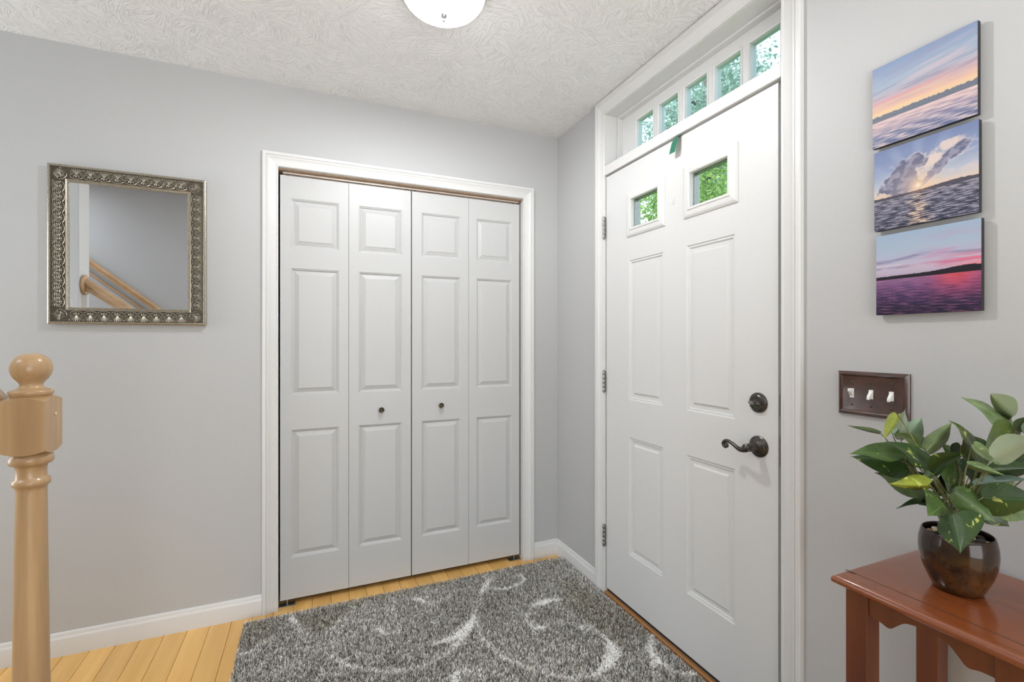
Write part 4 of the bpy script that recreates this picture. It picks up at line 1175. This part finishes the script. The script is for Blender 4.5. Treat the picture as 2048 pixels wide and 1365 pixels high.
# hook residue on the door and the green tag over its top
hk = empty('adhesive_hook', (DX, 1.4665, 1.812), 'tiny clear white adhesive hook stuck between the two door windows', 'hook')
m = MB().bbox(DX-.0022, DX-.0002, 1.459, 1.473, 1.796, 1.824, .0006, 1); m.build('base_plate', M_DOORW, hk)
m = MB().tube([(DX-.002,1.466,1.815),(DX-.006,1.466,1.812),(DX-.0075,1.466,1.806),(DX-.005,1.466,1.802),(DX-.002,1.466,1.803)], .0013, 8); m.build('clip', M_WHITEPL, hk, smooth=True)
m = MB().lathe((DX-.0002,1.466,1.787), [(.003,0),(.003,.0012),(.0004,.0016)], 12, AX); m.build('dot', M_WHITEPL, hk)
gt = MB()
pts_ = [(XW+.050,2.0566),(XW+.004,2.0566),(XW-.008,2.050),(XW-.016,2.034),(XW-.021,2.012),(XW-.024,1.990)]
yo = [0, 0, 0, .001, .003, .006]
for i, ((xx, zz), yy) in enumerate(zip(pts_, yo)):
    nx_ = .0005
    gt.v += [(xx-nx_, 1.452+yy, zz-nx_), (xx-nx_, 1.421+yy, zz-nx_), (xx+nx_, 1.421+yy, zz+nx_), (xx+nx_, 1.452+yy, zz+nx_)]
for i in range(len(pts_)-1):
    for k in range(4):
        q = (k+1) % 4; gt.f.append((i*4+k, i*4+q, i*4+4+q, i*4+4+k))
gt.f += [(3,2,1,0), tuple(4*(len(pts_)-1)+k for k in range(4))]
tag(gt.build('green_tag', M_TAG, org=(XW, 1.437, 2.056)), 'short green felt strip hanging over the top edge of the entry door', 'tag')

# ------------------------------------------------------------------ side table
TX0, TX1, TYA, TYB, TZ = 1.003, 1.326, .330, .638, .765
tb_ = empty('side_table', ((TX0+TX1)/2, (TYA+TYB)/2, 0), 'small square cherry wood side table with scalloped apron against the right wall', 'table')
TP = Fr((0,0,TZ), (1,0,0), (0,1,0), (0,0,1))
m = MB()
pr_ = [(.0085,-.0215),(.004,-.0215),(.0012,-.0190),(0,-.0150),(.0008,-.0105),(.0035,-.0065),(.0085,-.0035),(.016,-.0018),(.024,-.0012),(.0300,0)]
base = 0
for i_, h_ in pr_:
    m.v += [(TX0+i_, TYA+i_, TZ+h_), (TX1-min(i_,.004), TYA+i_, TZ+h_), (TX1-min(i_,.004), TYB-i_, TZ+h_), (TX0+i_, TYB-i_, TZ+h_)]
for j in range(len(pr_)-1):
    for k in range(4):
        q = (k+1) % 4; m.f.append((4*j+k, 4*j+q, 4*j+4+q, 4*j+4+k))
m.f.append((3,2,1,0)); m.f.append(tuple(4*(len(pr_)-1)+k for k in range(4)))
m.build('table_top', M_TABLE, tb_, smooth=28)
MB().box(TX0+.0385, TX0+.0397, TYA+.006, TYB-.006, TZ-.001, TZ+.00025).build('board_joint', M_BLACK, tb_)
LW = .041
for lx in (1.022, 1.275):
    for ly in (.348, .5785):
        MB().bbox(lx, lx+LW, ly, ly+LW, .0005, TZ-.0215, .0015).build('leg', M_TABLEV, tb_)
def apron(fr, w, name='apron'):
    # scalloped lower edge, symmetric
    half = [(0,-.045),(.10,-.046),(.17,-.050),(.21,-.048),(.26,-.038),(.33,-.026),(.42,-.0215),(.5,-.020)]
    pts = [(a*w, b) for a, b in half]+[((1-a)*w, b) for a, b in reversed(half[:-1])]
    sm_ = []
    for i in range(len(pts)-1):
        q0, q1, q2, q3 = pts[max(i-1,0)], pts[i], pts[i+1], pts[min(i+2,len(pts)-1)]
        for k in range(4):
            t = k/4
            sm_.append(tuple(.5*((2*q1[c])+(-q0[c]+q2[c])*t+(2*q0[c]-5*q1[c]+4*q2[c]-q3[c])*t*t+(-q0[c]+3*q1[c]-3*q2[c]+q3[c])*t**3) for c in (0,1)))
    sm_.append(pts[-1])
    m = MB(); n = len(sm_)
    for c in (0, -.016):
        for a, b in sm_: m.v.append(tuple(fr.p(a, b, c)))
        for a, b in sm_: m.v.append(tuple(fr.p(a, 0, c)))
    for i in range(n-1):
        m.f.append((i, i+1, n+i+1, n+i)); m.f.append((2*n+i, 3*n+i, 3*n+i+1, 2*n+i+1)); m.f.append((i, 2*n+i, 2*n+i+1, i+1))
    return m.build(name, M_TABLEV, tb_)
zz = TZ-.0215
apron(Fr((1.027, .5785, zz), (0,-1,0), (0,0,1), (-1,0,0)), .1895)
apron(Fr((1.311, .389, zz), (0,1,0), (0,0,1), (1,0,0)), .1895)
apron(Fr((1.063, .353, zz), (1,0,0), (0,0,1), (0,-1,0)), .212)
apron(Fr((1.275, .6145, zz), (-1,0,0), (0,0,1), (0,1,0)), .212)

# ------------------------------------------------------------------ potted plant
PX, PY = 1.159, .495
pp = empty('potted_plant', (PX, PY, TZ), 'leafy variegated green vine plant in a glossy brown pot on the side table', 'plant')
m = MB().lathe((PX,PY,TZ), [(.034,.0003),(.037,.002),(.044,.018),(.052,.038),(.0575,.060),(.0590,.078),(.0580,.094),(.0555,.106),(.0535,.112),(.0520,.1135),(.0508,.112),(.0525,.104),(.0550,.092),(.0555,.078),(.053,.060),(.045,.035),(.030,.012)], 56)
m.build('pot', M_POT, pp, smooth='all')
m = MB().lathe((PX,PY,TZ), [(.0005,.096),(.05,.096),(.0540,.094),(.0005,.085)], 40); m.build('soil', plain('dark_soil', (.015,.011,.008), .9, nscale=300, var=.5, bstr=.5), pp)
rs = random.Random(5)
pebm = []
for k in range(4):
    q = MB().sphere((0,0,0), 1, n=9, m=6)
    jit = [rs.uniform(-.18,.18) for _ in range(3)]
    for i, v in enumerate(q.v):
        n_ = 1+.12*math.sin(v[0]*3+k)+.10*math.sin(v[1]*4+k*2); q.v[i] = (v[0]*n_, v[1]*n_, v[2]*n_)
    o = q.build('pebble', M_STONE, org=(0,0,0), smooth='all'); pebm.append(o.data); bpy.data.objects.remove(o)
def pmat(c): return plain('pebble_stone', c, .35, nscale=60, var=.35)
PM = [pmat(c) for c in ((.52,.38,.22),(.14,.11,.08),(.38,.23,.10),(.60,.52,.40),(.05,.04,.035))]
spots = []
tries = 0
while len(spots) < 34 and tries < 4000:
    tries += 1
    a = rs.uniform(0, 6.283); r = .0445*math.sqrt(rs.random())
    p = (PX+r*math.cos(a), PY+r*math.sin(a))
    if all(math.hypot(p[0]-q[0], p[1]-q[1]) > .0118 for q in spots): spots.append(p)
for k, p in enumerate(spots):
    me = pebm[k % 4].copy(); me.materials.clear(); me.materials.append(PM[rs.randrange(5)])
    o = bpy.data.objects.new('pebble', me); COL.objects.link(o)
    s = rs.uniform(.0055, .0068)
    o.scale = (s*1.15, s, s*.75); o.rotation_euler = (rs.uniform(-.3,.3), rs.uniform(-.3,.3), rs.uniform(0,6.28))
    o.location = (p[0], p[1], TZ+.1005)
    tag(o, 'small brown river pebble on the soil in the plant pot', 'pebble', 'pebbles in the plant pot')

WP = [(0,0,-.0),(.0,.30,-.055),(.03,.62,-.045),(.10,.86,0),(.20,.985,.0),(.30,1,0),(.42,.93,0),(.55,.78,0),(.68,.57,0),(.80,.34,0),(.90,.15,0),(.97,.04,0),(1,.0,0)]
def build_leaf(B, T, VL, VR, key, idx):
    B, T, VL, VR = map(Vector, (B, T, VL, VR))
    ax = T-B; L = ax.length
    nrm = VR.cross(VL)
    if nrm.length < 1e-8: nrm = ax.cross(VL)
    nrm = ax.cross(VL-VR).normalized()
    if nrm.z < -.2: nrm = -nrm
    v = []; uv = []; f = []
    rr = random.Random(idx)
    cup = rr.uniform(.02, .07)*L; twist = rr.uniform(-.05,.05)
    st = [(-1.0,-.66,-.33,0,.33,.66,1.0)]
    lat = (-1,-.66,-.33,0,.33,.66,1)
    for (s, w, back) in WP[1:]:
        ctr = B+ax*s - nrm*(cup*4*(s-.35)*(s-.35)) + nrm*(cup*.5)*0
        for t_ in lat:
            V = VL if t_ < 0 else VR
            a = abs(t_)
            p = ctr + V*(a*w*1.15) + ax*(back*(a if a > .3 else a*.3)) + nrm*(.10*L*(a*w)*(1-a*w)*.9 + .020*L*a*a*math.sin(s*8.5+idx*1.7+(1.2 if t_ < 0 else 0)))
            v.append(p); uv.append((t_*w, s))
    n = len(lat)
    for j in range(len(WP)-2):
        for k in range(n-1):
            f.append((j*n+k, j*n+k+1, (j+1)*n+k+1, (j+1)*n+k))
    me = bpy.data.meshes.new('leaf')
    c = B
    for i, p in enumerate(v):
        if p.x > XW-.003: v[i] = Vector((XW-.003, p.y, p.z))
    me.from_pydata([tuple(p-c) for p in v], [], f)
    # front side towards the upward normal
    me.update()
    if sum(pl.normal.dot(nrm) for pl in me.polygons) < 0: me.flip_normals()
    ul = me.uv_layers.new(name='UVMap')
    for lp in me.loops: ul.data[lp.index].uv = uv[lp.vertex_index]
    me.polygons.foreach_set('use_smooth', [True]*len(me.polygons))
    me.materials.append(LEAFM[key])
    o = bpy.data.objects.new('leaf', me); COL.objects.link(o); o.parent = pp
    o.location = B-WORG[pp.name]
    # petiole from the pot to the blade
    rt = Vector((PX+rs.uniform(-.018,.018), PY+rs.uniform(-.018,.018), TZ+.088))
    k1 = rt+Vector((rs.uniform(-.01,.01), rs.uniform(-.01,.01), min(.05, max(.02, (B.z-rt.z)*.5))))
    k2 = B-ax*.22+Vector((0,0,-.01)); 
    if k2.x > XW-.01: k2.x = XW-.01
    P_ = []
    for i in range(9):
        q = i/8; P_.append(rt*(1-q)**3+k1*3*q*(1-q)**2+k2*3*q*q*(1-q)+B*q**3)
    MB().tube(P_, [.0016-.0007*i/8 for i in range(9)], 6).build('stem', M_STEM, pp, smooth='all')
for i, (B, T, VL, VR, key) in enumerate(LEAVES): build_leaf(B, T, VL, VR, key, i)

# ------------------------------------------------------------------ outdoors
struct('ground', MB().box(XW+.16, 26, -14, 26, -.5, -.35), M_GRASS)
def tree(x, y, h, cz, cr, ch, n, mat, size, label, seed, lean=0.0, trunk=.11, gaps=.0):
    r = np.random.default_rng(seed)
    t = empty('tree', (x, y, -.35), label, 'tree', 'trees outside the front door')
    tk = MB(); tk.tube([(x,y,-.35),(x+lean*.3,y,h*.35),(x+lean*.7,y+.05,h*.7),(x+lean,y,h)], [trunk,trunk*.85,trunk*.6,trunk*.25], 10)
    for k in range(14):
        a = r.uniform(0, 6.28); z = cz-ch*.7+k/14*ch*1.3; l = cr*r.uniform(.5,.9)
        tk.tube([(x+lean*z/h,y,z),(x+l*.5*math.cos(a),y+l*.5*math.sin(a),z+.15),(x+l*math.cos(a),y+l*math.sin(a),z+.45)], [.035,.022,.008], 5)
    tk.build('trunk', M_BARK, t, smooth='all')
    # leaves grouped in sprays
    nc = max(30, n//60)
    d = r.normal(size=(nc,3)); d /= np.linalg.norm(d, axis=1)[:,None]
    rad = r.random(nc)**.45
    cc = np.array([x+lean, y, cz])+d*rad[:,None]*np.array([cr, cr, ch])
    which = r.integers(0, nc, n)
    p = cc[which]+r.normal(size=(n,3))*np.array([.20,.20,.13])*cr*.9
    a = r.normal(size=(n,3)); a /= np.linalg.norm(a, axis=1)[:,None]
    b = np.cross(a, r.normal(size=(n,3))); b /= np.linalg.norm(b, axis=1)[:,None]
    s = size*r.uniform(.6,1.3,(n,1))
    V = np.stack([p-a*s, p+b*s*.45, p+a*s, p-b*s*.45], 1)-np.array([x,y,-.35])
    me = bpy.data.meshes.new('foliage')
    me.vertices.add(n*4); me.vertices.foreach_set('co', V.astype(np.float32).ravel())
    me.loops.add(n*4); me.loops.foreach_set('vertex_index', np.arange(n*4, dtype=np.int32))
    me.polygons.add(n); me.polygons.foreach_set('loop_start', np.arange(n, dtype=np.int32)*4)
    me.update(calc_edges=True); me.materials.append(mat)
    o = bpy.data.objects.new('foliage', me); COL.objects.link(o); o.parent = t; o['kind'] = 'stuff'
TREES = [
 (8.05, 10.3, 11.0, 8.6, 1.3, 2.6, 2600, 1, .055, 'tall thin tree with bare trunk and sky behind, seen through the far transom panes', 1, .15, .13),
 (7.1, 6.9, 7.0, 5.15, 1.05, 1.25, 5200, 1, .046, 'dense leafy tree seen through the middle transom pane', 2, .0, .09),
 (11.6, 10.6, 10.4, 8.0, 1.75, 2.2, 10500, 1, .066, 'dense blue-green tree seen through the fourth transom pane', 3, .0, .14),
 (9.7, 6.0, 7.2, 5.6, 1.2, 1.4, 5200, 1, .048, 'lower tree under open sky seen through the nearest transom pane', 4, .0, .10),
 (5.0, 7.3, 4.3, 3.1, .55, .8, 2500, 0, .036, 'thin young tree with sky around it, seen through the left door window', 5, .0, .05),
 (5.3, 5.4, 4.3, 3.0, .98, 1.20, 13000, 2, .040, 'bright green bushy tree seen through the right door window', 6, .0, .06),
]
for a in TREES: tree(*a[:7], M_FOL[a[7]], *a[8:])
